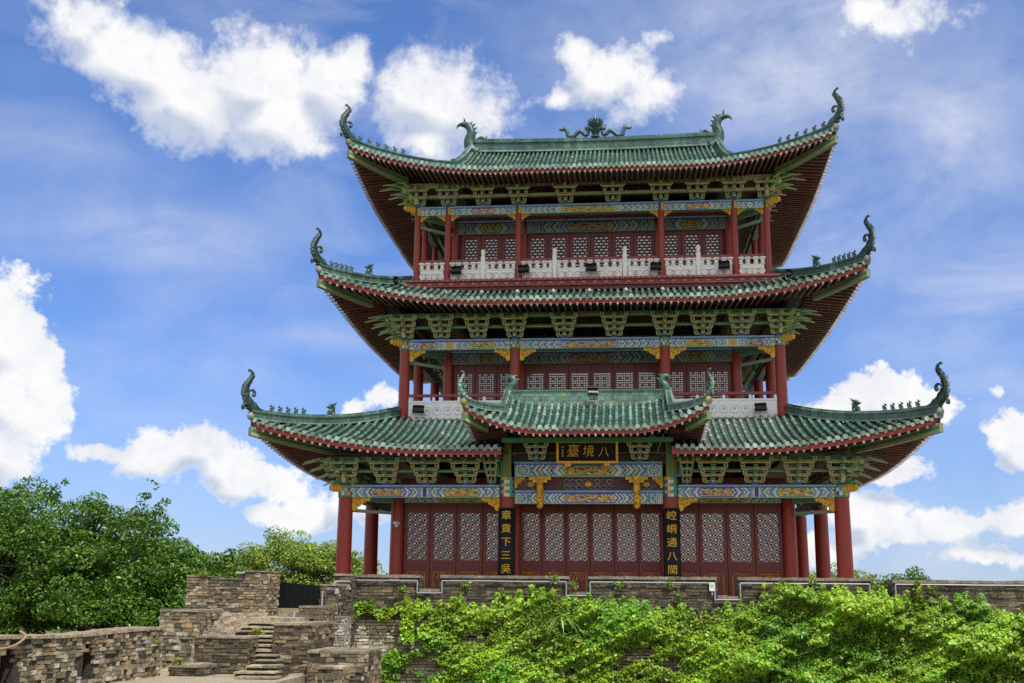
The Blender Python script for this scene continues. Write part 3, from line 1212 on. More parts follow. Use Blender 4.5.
# painted heads of columns where the beams meet
for xs_, y, b_, z_, r in (((-W1, W1), Y1, B1, Z1, .30), ((-W2, W2, -WI, WI), Y2, B2, Z2, .235), ((-W3, W3, -W3b, W3b, -WI, WI), Y3, B3, Z3, .15)):
    for x in xs_:
        mb = MB()
        mb.lathe((x, y, 0), [(r, b_ + .022), (r, b_ + .08), (r, (b_ + z_) / 2), (r, z_ - .1), (r, z_)],
                 lambda i, j: (GOLD if (j % 4) < 2 else (.1, .08, .06)) if r < .2 else (GREEN if i in (0, 3) else ((WHITE, (.12, .36, .34), GOLD, BLUE)[(j + i) % 4])), 16)
        mb.build('column_head', M_DECO, PAV)

# ---- bracket sets
br1 = make_bracket(.60, .86, 4, .85)
br2 = make_bracket(.55, .80, 4, .85)
br3 = make_bracket(.52, .74, 3, .75)


def brackets(mbk, xs, w, y0, ys, z, h, tiers, dep, xcols):
    first = mbk.build('bracket_set', M_DECO, PAV)
    first.location = (xs[0], y0, z)
    for x in xs[1:]:
        dup(first, PAV, (x, y0, z))
    for s in (-1, 1):
        for y in ys:
            dup(first, PAV, (s * w, y, z), rz=s * math.pi / 2)
        o = make_beaks(h, tiers, dep, s).build('corner_beaks', M_DECO, PAV)
        o.location = (s * w, y0, z)


brackets(br1, [-9, -7.49, -5.98, -4.48, 4.48, 5.98, 7.49, 9], W1, Y1, (0, 1.5, 3.0, 4.5, 6.3, 8.0, 9.8), Z1 + .02, .86, 3, .75, ())
brackets(br2, [-7.43, -5.94, -4.46, -2.97, -.99, .99, 2.97, 4.46, 5.94, 7.43], W2, Y2, (2.5, 4.05, 5.6, 7.0, 8.4, 9.8), Z2 + .02, .8, 3, .75, ())
brackets(br3, [-7.27, -5.96, -4.47, -2.97, -.99, .99, 2.97, 4.47, 5.96, 7.27], W3, Y3, (3.59, 5.4, 6.7, 8.0), Z3 + .02, .74, 2, .7, ())

# purlins over the brackets
for x, yf, yb, z, dep, cutx in ((W1, Y1, YB1, Z1, .78, 3.2), (W2, Y2, YB2, Z2, .74, 0), (W3, Y3, YB3, Z3, .68, 0)):
    c1 = (.06, .25, .09) if z < 15 else (.33, .44, .25)
    for k, (dd, zz, hh) in enumerate(((dep * .58, .84, .18), (dep * .10, .48, .11))):
        if z > 15:
            zz -= .06
        if z < 5:
            zz += .0
        segs = [(-x - dd - .1, x + dd + .1)] if not cutx else [(-x - dd - .1, -cutx), (cutx, x + dd + .1)]
        for a, b_ in segs:
            mb = MB()
            L = b_ - a
            mb.bb(a, b_, yf - dd - .09, yf - dd + .09, z + zz, z + zz + hh, c1)
            mb.bb(a, b_, yf - dd - .096, yf - dd - .092, z + zz + .015, z + zz + .04, BEIGE)
            mb.build('purlin', M_PAINT, PAV)
        for s in (-1, 1):
            mb = MB()
            mb.bb(*sorted((s * (x + dd) - .09, s * (x + dd) + .09)), yf - dd + .1, yb + dd, z + zz, z + zz + hh, c1)
            mb.build('purlin', M_PAINT, PAV)

# ---- gilded corner carvings
q0 = make_queti(1.0).build('carved_bracket', M_GOLD, PAV)
q0.location = (-W1 + .26, Y1, B1 - .005)
for x, y, z, sg, sc in [(W1 - .26, Y1, B1, -1, 1), (-WI - .28, Y1, B1, -1, 1), (WI + .28, Y1, B1, 1, 1),
                        (-W2 + .2, Y2, B2, 1, .95), (W2 - .2, Y2, B2, -1, .95), (-WI - .2, Y2, B2, -1, .95), (-WI + .2, Y2, B2, 1, .95), (WI + .2, Y2, B2, 1, .95), (WI - .2, Y2, B2, -1, .95)] + \
        [(s * xx + d * .13, Y3, B3, d, .5) for s in (-1, 1) for xx, dd in ((W3, (-s,)), (W3b, (-1, 1)), (WI, (-1, 1))) for d in dd]:
    o = dup(q0, PAV, (x, y, z - .005))
    o.scale = (sg * sc, 1, sc)
for s in (-1, 1):
    for w_, y, z, sc in ((W1, Y1 + .28, B1, 1), (W2, Y2 + .2, B2, .9), (W3, Y3 + .13, B3, .5)):
        o = dup(q0, PAV, (s * w_, y, z - .005), rz=math.pi / 2)
        o.scale = (sc, 1, sc)

# ---- door leaves with lattice
def lattice_bars(kind, w, h):
    mb = MB()

    def bar(x0, z0, x1, z1, t):
        d = Vector((x1 - x0, 0, z1 - z0))
        L = d.length
        if L < .01:
            return
        MM = Matrix.Rotation(-math.atan2(d.z, d.x), 4, 'Y')
        mb.box(((x0 + x1) / 2, 0, (z0 + z1) / 2), (L, .03, t), (.10, .022, .018), MM)
    if kind == 1:                       # tilted squares and crossing strips, with gilded studs
        sp = .175
        nx, nz = round(w / sp), round(h / sp)
        sx_, sz_ = w / nx, h / nz
        for i in range(nx):
            for j in range(nz):
                cx, cz = (i + .5) * sx_ - w / 2, (j + .5) * sz_
                if (i + j) % 2 == 0:
                    for a, b_ in (((0, .5), (.5, 0)), ((.5, 0), (0, -.5)), ((0, -.5), (-.5, 0)), ((-.5, 0), (0, .5))):
                        bar(cx + a[0] * sx_, cz + a[1] * sz_, cx + b_[0] * sx_, cz + b_[1] * sz_, .038)
                else:
                    bar(cx - sx_ / 2, cz - sz_ / 2, cx + sx_ / 2, cz + sz_ / 2, .035)
                    bar(cx - sx_ / 2, cz + sz_ / 2, cx + sx_ / 2, cz - sz_ / 2, .035)
        for j in range(9):
            for x in ((-.27, .27) if j % 2 == 0 else (0,)):
                z = h * (j + .6) / 9.2
                mb.box((x * w, -.022, z), (.065, .03, .065), GOLD, Matrix.Rotation(R(45), 4, 'Y'))
    elif kind == 2:                     # close square grid, some cells filled
        nx = 7
        sp = w / nx
        nz = round(h / sp)
        for i in range(1, nx):
            bar(i * sp - w / 2, 0, i * sp - w / 2, h, .02)
        for j in range(1, nz):
            bar(-w / 2, j * h / nz, w / 2, j * h / nz, .02)
        for i in range(nx):
            for j in range(nz):
                if i % 3 == 1 and j % 3 == 1:
                    mb.box(((i + .5) * sp - w / 2, -.005, (j + .5) * h / nz), (.06, .03, .06), DRED)
    else:                               # rows of elongated hexagons
        nx = 3
        sp = w / nx
        hz_ = .135
        nz = round(h / hz_)
        hz_ = h / nz
        for j in range(nz):
            off = 0 if j % 2 == 0 else .5
            for i in range(-1, nx + 1):
                x0, z0 = (i + off) * sp - w / 2, j * hz_
                pts = [(x0, z0 + hz_ / 2), (x0 + sp * .2, z0 + hz_ * .95), (x0 + sp * .8, z0 + hz_ * .95), (x0 + sp, z0 + hz_ / 2), (x0 + sp * .8, z0 + .05 * hz_), (x0 + sp * .2, z0 + .05 * hz_)]
                for a, b_ in zip(pts, pts[1:] + pts[:1]):
                    ax, bx = max(-w / 2, min(w / 2, a[0])), max(-w / 2, min(w / 2, b_[0]))
                    bar(ax, a[1], bx, b_[1], .03)
    return mb


def make_door(kind, w, z0, z1, lz0, lz1, lw):
    """door leaf: frame, lattice, pane; origin at the middle of its sill"""
    mb = MB()
    h = z1 - z0
    a, b_ = lz0 - z0, lz1 - z0
    st = (w - lw) / 2
    mb.bb(-w / 2 + .012, -lw / 2, -.05, .05, 0, h, DRED)
    mb.bb(lw / 2, w / 2 - .012, -.05, .05, 0, h, DRED)
    mb.bb(-lw / 2, lw / 2, -.05, .05, b_, h, DRED)
    mb.bb(-lw / 2, lw / 2, -.05, .05, 0, a, DRED)
    mb.bb(-lw / 2 + .03, lw / 2 - .03, -.065, -.052, b_ + .07, h - .07, (.16, .02, .02))
    if a > .5:
        mb.bb(-lw / 2 + .03, lw / 2 - .03, -.065, -.052, a - .36, a - .06, (.16, .02, .02))
    for x0, x1, zz0, zz1 in ((-lw / 2, -lw / 2 + .025, a, b_), (lw / 2 - .025, lw / 2, a, b_), (-lw / 2 + .025, lw / 2 - .025, a, a + .025), (-lw / 2 + .025, lw / 2 - .025, b_ - .025, b_)):
        mb.bb(x0, x1, -.06, -.02, zz0, zz1, (.2, .03, .03))
    d = mb.build('door_leaf', M_PAINT, PAV)
    lt = lattice_bars(kind, lw - .05, lz1 - lz0 - .05)
    lt.v = [(x, y - .02, z + a + .025) for x, y, z in lt.v]
    lt.build('lattice', M_PAINT, d)
    pn = MB()
    pn.bb(-lw / 2, lw / 2, .022, .03, a, b_, (.5, .5, .5))
    pn.build('pane', M_GLASS, d)
    if kind == 1:                        # gilded line motif on the lower panel
        gm = MB()
        zt = a - .42

        def line(pts):
            gm.tube([(x, -.056, z) for x, z in pts], .014, GOLD, seg=4)
        ww = lw * .42
        line([(-ww + .06, zt), (ww - .06, zt), (ww, zt - .07), (ww, -.3 + .5), (ww - .06, .14), (-ww + .06, .14), (-ww, .2), (-ww, zt - .07), (-ww + .06, zt)])
        line([(-.18, zt - .12), (-.06, zt - .07), (.06, zt - .07), (.18, zt - .12), (.18, zt - .25), (.07, zt - .25), (.07, zt - .16), (-.07, zt - .16), (-.07, zt - .25), (-.18, zt - .25), (-.18, zt - .12)])
        gm.build('gilded_motif', M_GOLD, d)
    return d


def doors(kind, groups, y, z0, z1, lz0, lz1, fill):
    proto = None
    for x0, x1, n in groups:
        w = (x1 - x0) / n
        for k in range(n):
            x = x0 + (k + .5) * w
            if proto is None or abs(proto[1] - w) > .02:
                d = make_door(kind, w, z0, z1, lz0, lz1, w * fill)
                proto = (d, w)
                d.location = (x, y, z0)
            else:
                dup(proto[0], PAV, (x, y, z0))


doors(1, [(-7.12, -3.05, 4), (3.05, 7.12, 4)], 1.8, F1, B1 - .06, 1.33, 3.15, .80)
doors(1, [(-2.72, 2.72, 6)], 1.8, F1, B1 - .06, 1.33, 3.15, .80)
doors(2, [(-5.68, -2.98, 3), (2.98, 5.68, 3)], 4.2, D2, B2 - .3, 7.5, 9.05, .74)
doors(2, [(-2.75, 2.75, 6)], 4.2, D2, B2 - .3, 7.5, 9.05, .78)
doors(3, [(-5.62, -2.98, 3), (2.98, 5.62, 3)], 5.1, D3 + .3, B3 - .42, 13.7, 15.2, .70)
doors(3, [(-2.75, 2.75, 6)], 5.1, D3 + .3, B3 - .42, 13.7, 15.2, .74)
for y, x, z0, z1, r in ((1.75, 2.8, F1, B1, .12), (4.15, 2.85, D2, B2, .10), (5.05, 2.85, D3 + .3, B3, .10)):
    for s in (-1, 1):
        mb = MB()
        mb.bb(s * x - r, s * x + r, y - .1, y + .1, z0, z1, RED)
        mb.build('door_post', M_PAINT, PAV)
for y, x, z0, z1 in ((1.8, 7.3, B1 - .058, B1 + .9), (4.2, 5.85, B2 - .298, B2 + .9), (5.1, 5.8, B3 - .418, B3 + .9)):
    mb = MB()
    mb.bb(-x, x, y - .06, y + .1, z0, z1, (.15, .018, .018))
    mb.build('transom_wall', M_PAINT, PAV)

# ---- balustrades
def rail_top(x0, x1, y):
    """marble panel with carved rings and an openwork of little vases, between two posts"""
    mb = MB()
    L = x1 - x0
    z = D3 + .33
    c = (.92, .90, .84)
    mb.bb(x0, x1, y - .06, y + .06, z, z + .07, c)
    mb.bb(x0, x1, y - .045, y + .045, z + .07, z + .50, c)
    mb.bb(x0, x1, y - .06, y + .06, z + .50, z + .56, c)
    n = max(1, round(L / .62))
    for k in range(n):
        xx = x0 + (k + .5) * L / n
        for dx, r in ((-.15, .13), (.15, .13), (0, .09)):
            pts = [(xx + dx * min(1, L / n / .62) + r * 1.15 * math.cos(a), y - .05, z + .28 + r * math.sin(a)) for a in [2 * math.pi * i / 12 for i in range(13)]]
            mb.tube(pts, .026, (.80, .78, .72), seg=5, caps=False)
    n2 = max(2, round(L / .33))
    for k in range(n2 + 1):
        xx = x0 + k * L / n2
        xx = min(max(xx, x0 + .05), x1 - .05)
        mb.lathe((xx, y, z + .56), [(.10, 0), (.10, .05), (.13, .07), (.08, .10), (.07, .16), (.10, .21), (.15, .25), (.15, .30)], c, 8)
    mb.build('marble_panel', M_MARBLE, PAV)
    mb = MB()
    mb.bb(x0, x1, y - .07, y + .07, z + .86, z + .99, (.25, .045, .04))
    mb.build('handrail', M_PAINT, PAV)


def post(x, y, z0, h, r=.085):
    mb = MB()
    mb.bb(x - r, x + r, y - r, y + r, z0, z0 + h * .78, (.92, .90, .84))
    mb.lathe((x, y, z0 + h * .78), [(r * .8, .002), (r * 1.1, .03), (r * .8, .06), (r * 1.15, h * .13), (r * 1.1, h * .2), (r * .4, h * .235)], (.92, .90, .84), 12)
    mb.build('marble_post', M_MARBLE, PAV)


for x0, x1 in ((-7.1, -6.12), (-5.8, -4.55), (-4.35, -3.12), (-2.8, -1.56), (-1.34, 1.34), (1.56, 2.8), (3.12, 4.35), (4.55, 5.8), (6.12, 7.1)):
    rail_top(x0, x1, Y3 - .02)
for x in (-4.45, -1.45, 1.45, 4.45):
    post(x, Y3 - .05, D3 + .32, 1.42)
for s in (-1, 1):
    mb = MB()
    mb.bb(*sorted((s * W3 - .05, s * W3 + .05)), Y3 + .2, YB3 - .2, D3 + .33, D3 + .9, (.8, .79, .75))
    mb.build('marble_panel', M_MARBLE, PAV)
    mb = MB()
    mb.bb(*sorted((s * W3 - .06, s * W3 + .06)), Y3 + .2, YB3 - .2, D3 + 1.19, D3 + 1.31, (.25, .045, .04))
    mb.build('handrail', M_PAINT, PAV)
for x0, x1 in ((-W2 + .2, -WI - .2), (-WI + .2, WI - .2), (WI + .2, W2 - .2)):
    mb = MB()
    c = (.93, .91, .87)
    mb.bb(x0, x1, Y2 - .06, Y2 + .06, D2 + .14, D2 + .86, c)
    mb.bb(x0, x1, Y2 - .08, Y2 + .08, D2 + .82, D2 + .90, c)
    n = int((x1 - x0 - .9) / .42)
    for k in range(n):
        xx = x0 + .75 + k * .42
        zc = D2 + .50
        pts = [(xx + .15 * math.cos(a) * (1 + .15 * abs(math.sin(2 * a))), Y2 - .065, zc + .15 * math.sin(a) * (1 + .15 * abs(math.sin(2 * a)))) for a in [2 * math.pi * i / 16 for i in range(17)]]
        mb.tube(pts, .022, (.78, .77, .73), seg=5, caps=False)
        mb.ell((xx, Y2 - .06, zc + .03), (.07, .03, .06), (.6, .6, .58), seg=8)
    n = max(2, round((x1 - x0) / 1.1))
    for k in range(n + 1):
        xx = min(max(x0 + (x1 - x0) * k / n, x0 + .06), x1 - .06)
        mb.bb(xx - .05, xx + .05, Y2 - .05, Y2 + .05, D2 + .9, D2 + 1.06, c)
    mb.build('marble_panel', M_MARBLE, PAV)
    mb = MB()
    mb.bb(x0, x1, Y2 - .07, Y2 + .07, D2 + 1.062, D2 + 1.17, (.26, .05, .045))
    mb.build('handrail', M_PAINT, PAV)
for s in (-1, 1):
    mb = MB()
    mb.bb(*sorted((s * W2 - .06, s * W2 + .06)), Y2 + .22, YB2 - .2, D2 + .14, D2 + .86, (.82, .83, .81))
    mb.build('marble_panel', M_MARBLE, PAV)
    mb = MB()
    mb.bb(*sorted((s * W2 - .07, s * W2 + .07)), Y2 + .22, YB2 - .2, D2 + 1.06, D2 + 1.17, (.26, .05, .045))
    mb.build('handrail', M_PAINT, PAV)

# ---- roofs
rf1 = Roof(11.4, -2.4, 22.0, 5.06, 1.72, 4.72, 3.85, 4.72, .97, 2.2, 6.6, .46, .62, 7.55)
roof1 = build_roof('tiled_roof', rf1, PAV, .26, .08, cut=2.95, fascia_h=.17, pur_a=1.75)
hips(rf1, roof1, .40, .22, 1.0)
rf2 = Roof(9.85, .1, 19.5, 11.12, 1.25, 3.4, 2.55, 3.4, 1.02, 2.2, 6.0, .5, .62, 7.3)
roof2 = build_roof('tiled_roof', rf2, PAV, .25, .08, fascia_h=.16, pur_a=1.9)
hips(rf2, roof2, .38, .22, 1.0)
rf3 = Roof(9.5, 1.2, 18.5, 16.86, 4.15, 8.65, 3.5, 3.5, 1.12, 2.2, 6.0, .25, .62, 6.05)
roof3 = build_roof('tiled_roof', rf3, PAV, .21, .07, fascia_h=.14, pur_a=1.9)
hips(rf3, roof3, .30, .20, 1.0, beasts=(.1, .18, .26, .34, .42, .5), bs=.42, big_at=0)
rfp = Roof(4.05, -3.0, 4.2, 5.66, 1.32, 2.9, 1.15, 1.5, .80, 2.0, 2.6, .15, .55, 2.9)
roofp = build_roof('porch_roof', rfp, PAV, .235, .078, sides=(0, 1, 3), fascia_h=.15, pur_a=1.6)
hips(rfp, roofp, .30, .16, .64, beasts=(), big_at=0, corners=((-1, 0), (1, 0)), pale=True)

# gables, main ridge and descending ridges of the top roof
YR3 = 1.2 + 8.65
zr = rf3.z0 + rf3.prof(8.65 / 3.5)
mb = MB()
ridge_sweep(mb, [(-6.0 + .3077 * k, YR3, zr - .02 + .10 * abs(k - 19.5) ** 2 / 380) for k in range(40)], .34, .78, .45)
mb.build('main_ridge', M_TILE, roof3)
for s in (-1, 1):
    for sd, yv in ((0, 1), (2, -1)):
        mb = MB()
        pts = [rf3.P(sd, s * 5.95, q / 3.5, .03) for q in [3.4 + 5.15 * k / 18 for k in range(19)]]
        ridge_sweep(mb, pts, .24, .42, .4)
        mb.build('descending_ridge', M_TILE, roof3)
    mb = MB()
    a = rf3.P(0, s * 5.9, 1.0)
    b_ = rf3.P(2, s * 5.9, 1.0)
    x = s * 5.82
    lo = [(x, a.y + (b_.y - a.y) * k / 16, a.z - .2) for k in range(17)]
    hi = []
    for k in range(17):
        y = a.y + (b_.y - a.y) * k / 16
        aa = (y - 1.2) if y < YR3 else (18.5 - y)
        hi.append((x, y, rf3.z0 + rf3.prof(aa / 3.5)))
    mb.grid([lo, hi], (.14, .05, .04))
    mb.build('gable', M_PAINT, roof3)
    # ridge-end phoenix heads
    mb = MB()
    C1 = (.02, .062, .05)

    def pp(d, z, y=0):
        return Vector((s * (5.98 + d), YR3 + y, zr + .05 + z))
    path = spline([pp(-.35, .0), pp(-.05, .25), pp(.05, .7), pp(-.05, 1.1), pp(.08, 1.45), pp(.30, 1.58)], 5)
    mb.tube(path, [.34 - .19 * i / (len(path) - 1) for i in range(len(path))], C1, seg=10)
    mb.ell(pp(.36, 1.58), (.18, .13, .13), C1)
    mb.tube(spline([pp(.46, 1.60), pp(.62, 1.52), pp(.70, 1.36)], 3), [.10, .09, .075, .06, .04, .025, .015], (.05, .12, .09), seg=7)
    mb.tube(spline([pp(.32, 1.66), pp(.30, 1.82), pp(.36, 1.95)], 3), [.05] * 4 + [.035, .025, .012], C1, seg=6)
    mb.tube(spline([pp(.38, 1.68), pp(.40, 1.80)], 3), [.04, .03, .02, .012], GOLD, seg=6)
    for k in range(7):
        p = path[5 + k * 3]
        mb.tube([p + Vector((-s * .12, 0, .02)), p + Vector((-s * (.30 + .03 * (k % 2)), 0, .16))], [.09, .015], jit(C1, .4), seg=6)
    mb.tube(spline([pp(-.3, .7), pp(-.55, .85), pp(-.75, .78), pp(-.8, .95)], 3), [.12, .11, .1, .1, .09, .07, .06, .05, .04, .02], C1, seg=7)
    mb.build('ridge_phoenix', M_FIG, roof3, True)

# pair of dragons and flaming pearl on the main ridge
ztop = zr + .76
for s in (-1, 1):
    mb = MB()
    C1 = (.035, .08, .07)

    def dp(x, z):
        return Vector((.13 + s * x, YR3, ztop + z))
    path = spline([dp(1.62, .40), dp(1.46, .48), dp(1.36, .30), dp(1.28, .08), dp(1.05, .08), dp(.82, .28), dp(.66, .30), dp(.52, .14), dp(.36, .16), dp(.34, .40)], 5)
    n = len(path)
    mb.tube(path, [.05 + .06 * math.sin(math.pi * min(1, i / n * .75 + .15)) for i in range(n)], C1, seg=8)
    mb.ell(dp(.36, .44), (.16, .11, .11), C1)
    mb.tube([dp(.30, .44), dp(.16, .40)], [.07, .03], C1, seg=6)
    for hx in (.36, .46):
        mb.tube([dp(hx, .5), dp(hx + .12, .66)], [.035, .008], C1, seg=5)
    for k in range(6, n - 6, 4):
        mb.tube([path[k], path[k] + Vector((s * .03, 0, .17))], [.05, .008], C1, seg=5)
    for lx in (1.2, .5):
        mb.tube([dp(lx, .1), dp(lx - .1, -.02)], .05, C1, seg=5)
    mb.ell(dp(1.66, .44), (.10, .06, .08), C1)
    mb.build('ridge_dragon', M_FIG, roof3, True)
mb = MB()
mb.lathe((.13, YR3, ztop), [(.22, -.02), (.22, .06), (.13, .1), (.20, .2), (.12, .28), (.22, .38), (.15, .46), (.25, .56), (.29, .68), (.22, .82), (.10, .92), (.07, 1.0), (.03, 1.1)], (.035, .08, .07), 12)
for k in range(14):
    a = R(k * 360 / 14)
    for zz, l in ((.62, .42), (.8, .40), (.36, .32)):
        mb.tube([(.13 + .15 * math.cos(a), YR3 + .15 * math.sin(a), ztop + zz - .05), (.13 + l * math.cos(a), YR3 + l * math.sin(a), ztop + zz + .09)], [.07, .012], (.035, .08, .07), seg=5)
mb.tube([(.13, YR3, ztop + 1.05), (.13, YR3, ztop + 1.75)], [.03, .012], (.3, .3, .3), seg=6)
mb.build('flaming_pearl', M_FIG, roof3)

# porch ridge: wall of square glazed blocks
YRP = -3.0 + 2.9
zp = rfp.z0 + rfp.prof(2.9 / 1.5)
mb = MB()
nx = 28
for i in range(nx):
    for j, (za, zb) in enumerate(((.0, .12), (.14, .30), (.32, .48))):
        x0, x1 = -2.85 + 5.7 * i / nx, -2.85 + 5.7 * (i + 1) / nx
        c_ = jit((.09, .23, .17), .35)
        if random.random() < .04:
            c_ = (.3, .36, .08)
        mb.bb(x0 + .012, x1 - .012, YRP - .11, YRP + .11, zp + za, zp + zb - .004, c_)
mb.bb(-2.85, 2.85, YRP - .095, YRP + .095, zp - .1, zp + .47, (.36, .33, .18))
mb.bb(-2.87, 2.87, YRP - .15, YRP + .15, zp + .48, zp + .54, (.05, .14, .1))
mb.build('main_ridge', M_TILE, roofp)
for s in (-1, 1):
    mb = MB()
    pts = [rfp.P(0, s * 2.92, q / 1.5, .03) for q in [1.35 + 1.5 * k / 10 for k in range(11)]]
    ridge_sweep(mb, pts, .2, .45, .32)
    mb.build('descending_ridge', M_TILE, roofp)
    mb = MB()

    def pp2(d, z):
        return Vector((s * (2.82 + d * .9), YRP - .05, zp + z * .86))
    path = spline([pp2(-.02, .1), pp2(.10, .45), pp2(.06, .75), pp2(-.10, .95), pp2(.0, 1.18), pp2(.16, 1.17), pp2(.2, 1.05)], 4)
    mb.tube(path, [.22 - .15 * i / (len(path) - 1) for i in range(len(path))], (.03, .09, .07), seg=9)
    for k in range(4, len(path) - 2, 3):
        mb.tube([path[k], path[k] + Vector((-s * .2, 0, .1))], [.1, .015], (.04, .1, .08), seg=5)
    mb.build('ridge_fish', M_FIG, roofp, True)
    mb = MB()
    a = rfp.P(0, s * 2.88, .9)
    mb.add([(s * 2.80, a.y, a.z - .3), (s * 2.80, 2.4, a.z - .3), (s * 2.80, 2.4, zp), (s * 2.80, YRP, zp)], [(0, 1, 2, 3)], (.12, .2, .15))
    mb.build('gable', M_PAINT, roofp)
# back slope of the porch roof, running under the balcony
mb = MB()
mb.add([(-2.9, YRP, zp), (2.9, YRP, zp), (2.9, 2.2, zp - .5), (-2.9, 2.2, zp - .5)], [(0, 1, 2, 3)], (.05, .14, .1))
mb.build('back_slope', M_TILE, roofp)

# ---- porch front: posts, beams, frieze, hanging posts, bracket sets
for s in (-1, 1):
    mb = MB()
    x = s * WI

    def pc(i, j):
        return ((GOLD, (.10, .34, .28), BLUE, WHITE, GREEN)[(i * 2 + (j + i) // 2) % 5]) if i > 0 else RED
    mb.lathe((x, 0, 0), [(.28, B1 + .022)] + [(.28, B1 + .03 + .12 * k) for k in range(7)], pc, 16)
    mb.bb(x - .15, x + .15, -.22, .1, B1 + .76, 5.55, (.30, .20, .04))
    for k in range(7):
        z = B1 + .82 + .15 * k
        mb.box((x, -.222, z + .05), (.17, .01, .11), (.06, .26, .2) if k % 2 else (.08, .3, .1), Matrix.Rotation(R(45), 4, 'Y'))
    mb.bb(x + s * .17, x + s * .37, -.2, .05, B1 + .76, 4.9, GREEN)
    mb.bb(x + s * .22, x + s * .32, -.206, -.202, B1 + .82, 4.84, DGREEN)
    mb.build('porch_post', M_DECO, PAV)
beam('painted_beam', -WI + .28, WI - .28, -.16, 4.30, 4.78, seed=1, depth=.26)
beam('painted_beam', -WI + .28, WI - .28, -.10, 3.33, 3.74, seed=0, depth=.22)
mb = MB()
mb.bb(-WI + .28, WI - .28, .02, .08, 3.80, 4.30, (.10, .02, .025))
for cx, wd in ((-2.1, 1.0), (0, 1.8), (2.1, 1.0)):
    for k in range(int(wd / .22)):
        xx = cx - wd / 2 + (k + .5) * wd / int(wd / .22)
        for zz in (3.94, 4.15):
            pts = [(xx + .085 * math.cos(a) * (1 + a * .05), 0.01, zz + .085 * math.sin(a)) for a in [.5 * i for i in range(12)]]
            mb.tube(pts, .016, random.choice(((.35, .42, .38), (.12, .3, .16), (.3, .3, .4))), seg=4)
    mb.ell((cx, 0.0, 4.05), (.14, .04, .1), GOLD, seg=8)
mb.build('carved_frieze', M_DECO, PAV)
# gallery ceiling strip between the lower porch beam and the doors
for s in (-1, 1):
    mb = MB()
    x = s * 1.75
    mb.lathe((x, -.30, 0), [(.04, 3.14), (.10, 3.18), (.125, 3.26), (.10, 3.34), (.13, 3.40), (.13, 3.62), (.105, 3.68), (.13, 3.75), (.13, 3.98), (.11, 4.06), (.16, 4.14), (.18, 4.2), (.18, 4.29)],
             lambda i, j: jit(GOLD, .25), 12)
    mb.bb(x - .40, x + .40, -.34, -.24, 4.18, 4.28, GOLD)
    mb.bb(x - .27, x + .27, -.35, -.23, 4.08, 4.177, jit(GOLD, .2))
    for k in range(12):
        a = R(k * 30)
        mb.ell((x + .12 * math.cos(a), -.3 + .12 * math.sin(a), 3.3 + (k % 4) * .22), (.035, .035, .05), (.3, .14, .01), seg=6, rings=4)
    mb.build('hanging_post', M_GOLD, PAV)
    o = dup(q0, PAV, (s * WI - s * .28, -.05, 4.295))
    o.scale = (-s * .55, 1, .85)
brp = make_bracket(.52, .78, 4, .9).build('bracket_set', M_DECO, PAV)
brp.location = (-1.87, -.2, 4.84)
dup(brp, PAV, (1.87, -.2, 4.84))
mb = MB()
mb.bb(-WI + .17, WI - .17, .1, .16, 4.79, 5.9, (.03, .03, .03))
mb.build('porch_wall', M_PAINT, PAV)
mb = MB()
mb.bb(-3.05, 3.05, -1.35, -1.17, 5.42, 5.58, (.06, .25, .09))
mb.build('purlin', M_PAINT, PAV)
for s in (-1, 1):
    o = dup(bpy.data.objects['bracket_set'], PAV, (s * 3.55, 0, Z1 + .02))
    o.scale = (.45, 1, 1)

# ------------------------------------------------------------------ writing: text turned to mesh


def text_mesh(body, size, ext=.008, bold=.0, cuts=False):
    c = bpy.data.curves.new('writing', 'FONT')
    c.body = body
    c.size = size
    c.extrude = ext
    c.offset = bold
    c.align_x = 'CENTER'
    c.align_y = 'CENTER'
    o = bpy.data.objects.new('writing', c)
    COL.objects.link(o)
    bpy.context.view_layer.update()
    dg = bpy.context.evaluated_depsgraph_get()
    me = bpy.data.meshes.new_from_object(o.evaluated_get(dg))
    import bmesh
    bm = bmesh.new()
    bm.from_mesh(me)
    if cuts:
        for k in range(-5, 6):
            bmesh.ops.bisect_plane(bm, geom=bm.verts[:] + bm.edges[:] + bm.faces[:], plane_co=(k * .04, 0, 0), plane_no=(1, 0, 0))
    bm.to_mesh(me)
    bm.free()
    v = [tuple(x.co) for x in me.vertices]
    f = [tuple(p.vertices) for p in me.polygons]
    bpy.data.objects.remove(o)
    bpy.data.meshes.remove(me)
    bpy.data.curves.remove(c)
    return v, f


# name board
board = empty('name_board', (0, -1.0, 4.72))
tag(board, 'black and gold name board with four gilded characters hung over the porch', 'signboard')
tilt = Matrix.Rotation(R(10), 4, 'X')
mb = MB()
mb.box((0, 0, .39), (2.06, .05, .68), BLACK)
fr = MB()
for x, z, w, h in ((0, .755, 2.2, .08), (0, .025, 2.2, .08), (-1.06, .39, .08, .65), (1.06, .39, .08, .65)):
    fr.box((x, -.025, z), (w, .10, h), GOLD)
fr.box((-.7, .03, -.06), (.22, .12, .12), GOLD)
fr.box((.7, .03, -.06), (.22, .12, .12), GOLD)
wr = MB()
for ch, x, z, sz in (('八', .60, .37, .40), ('境', .05, .39, .44), ('臺', -.50, .40, .48)):
    v, f = text_mesh(ch, sz, .006, -.002)
    v = [Matrix.Rotation(R(90), 4, 'X') @ Vector(p) for p in v]
    sh_ = .12
    wr.add([(p.x * (1.0) + sh_ * p.z + x, p.y - .034, p.z + z) for p in v], f, GOLD)
v, f = text_mesh('書', .13, .004)
for k in range(4):
    vv = [Matrix.Rotation(R(90), 4, 'X') @ Vector(p) for p in v]
    wr.add([(p.x * .7 - .88, p.y - .034, p.z * .7 + .55 - .1 * k) for p in vv], f, GOLD)
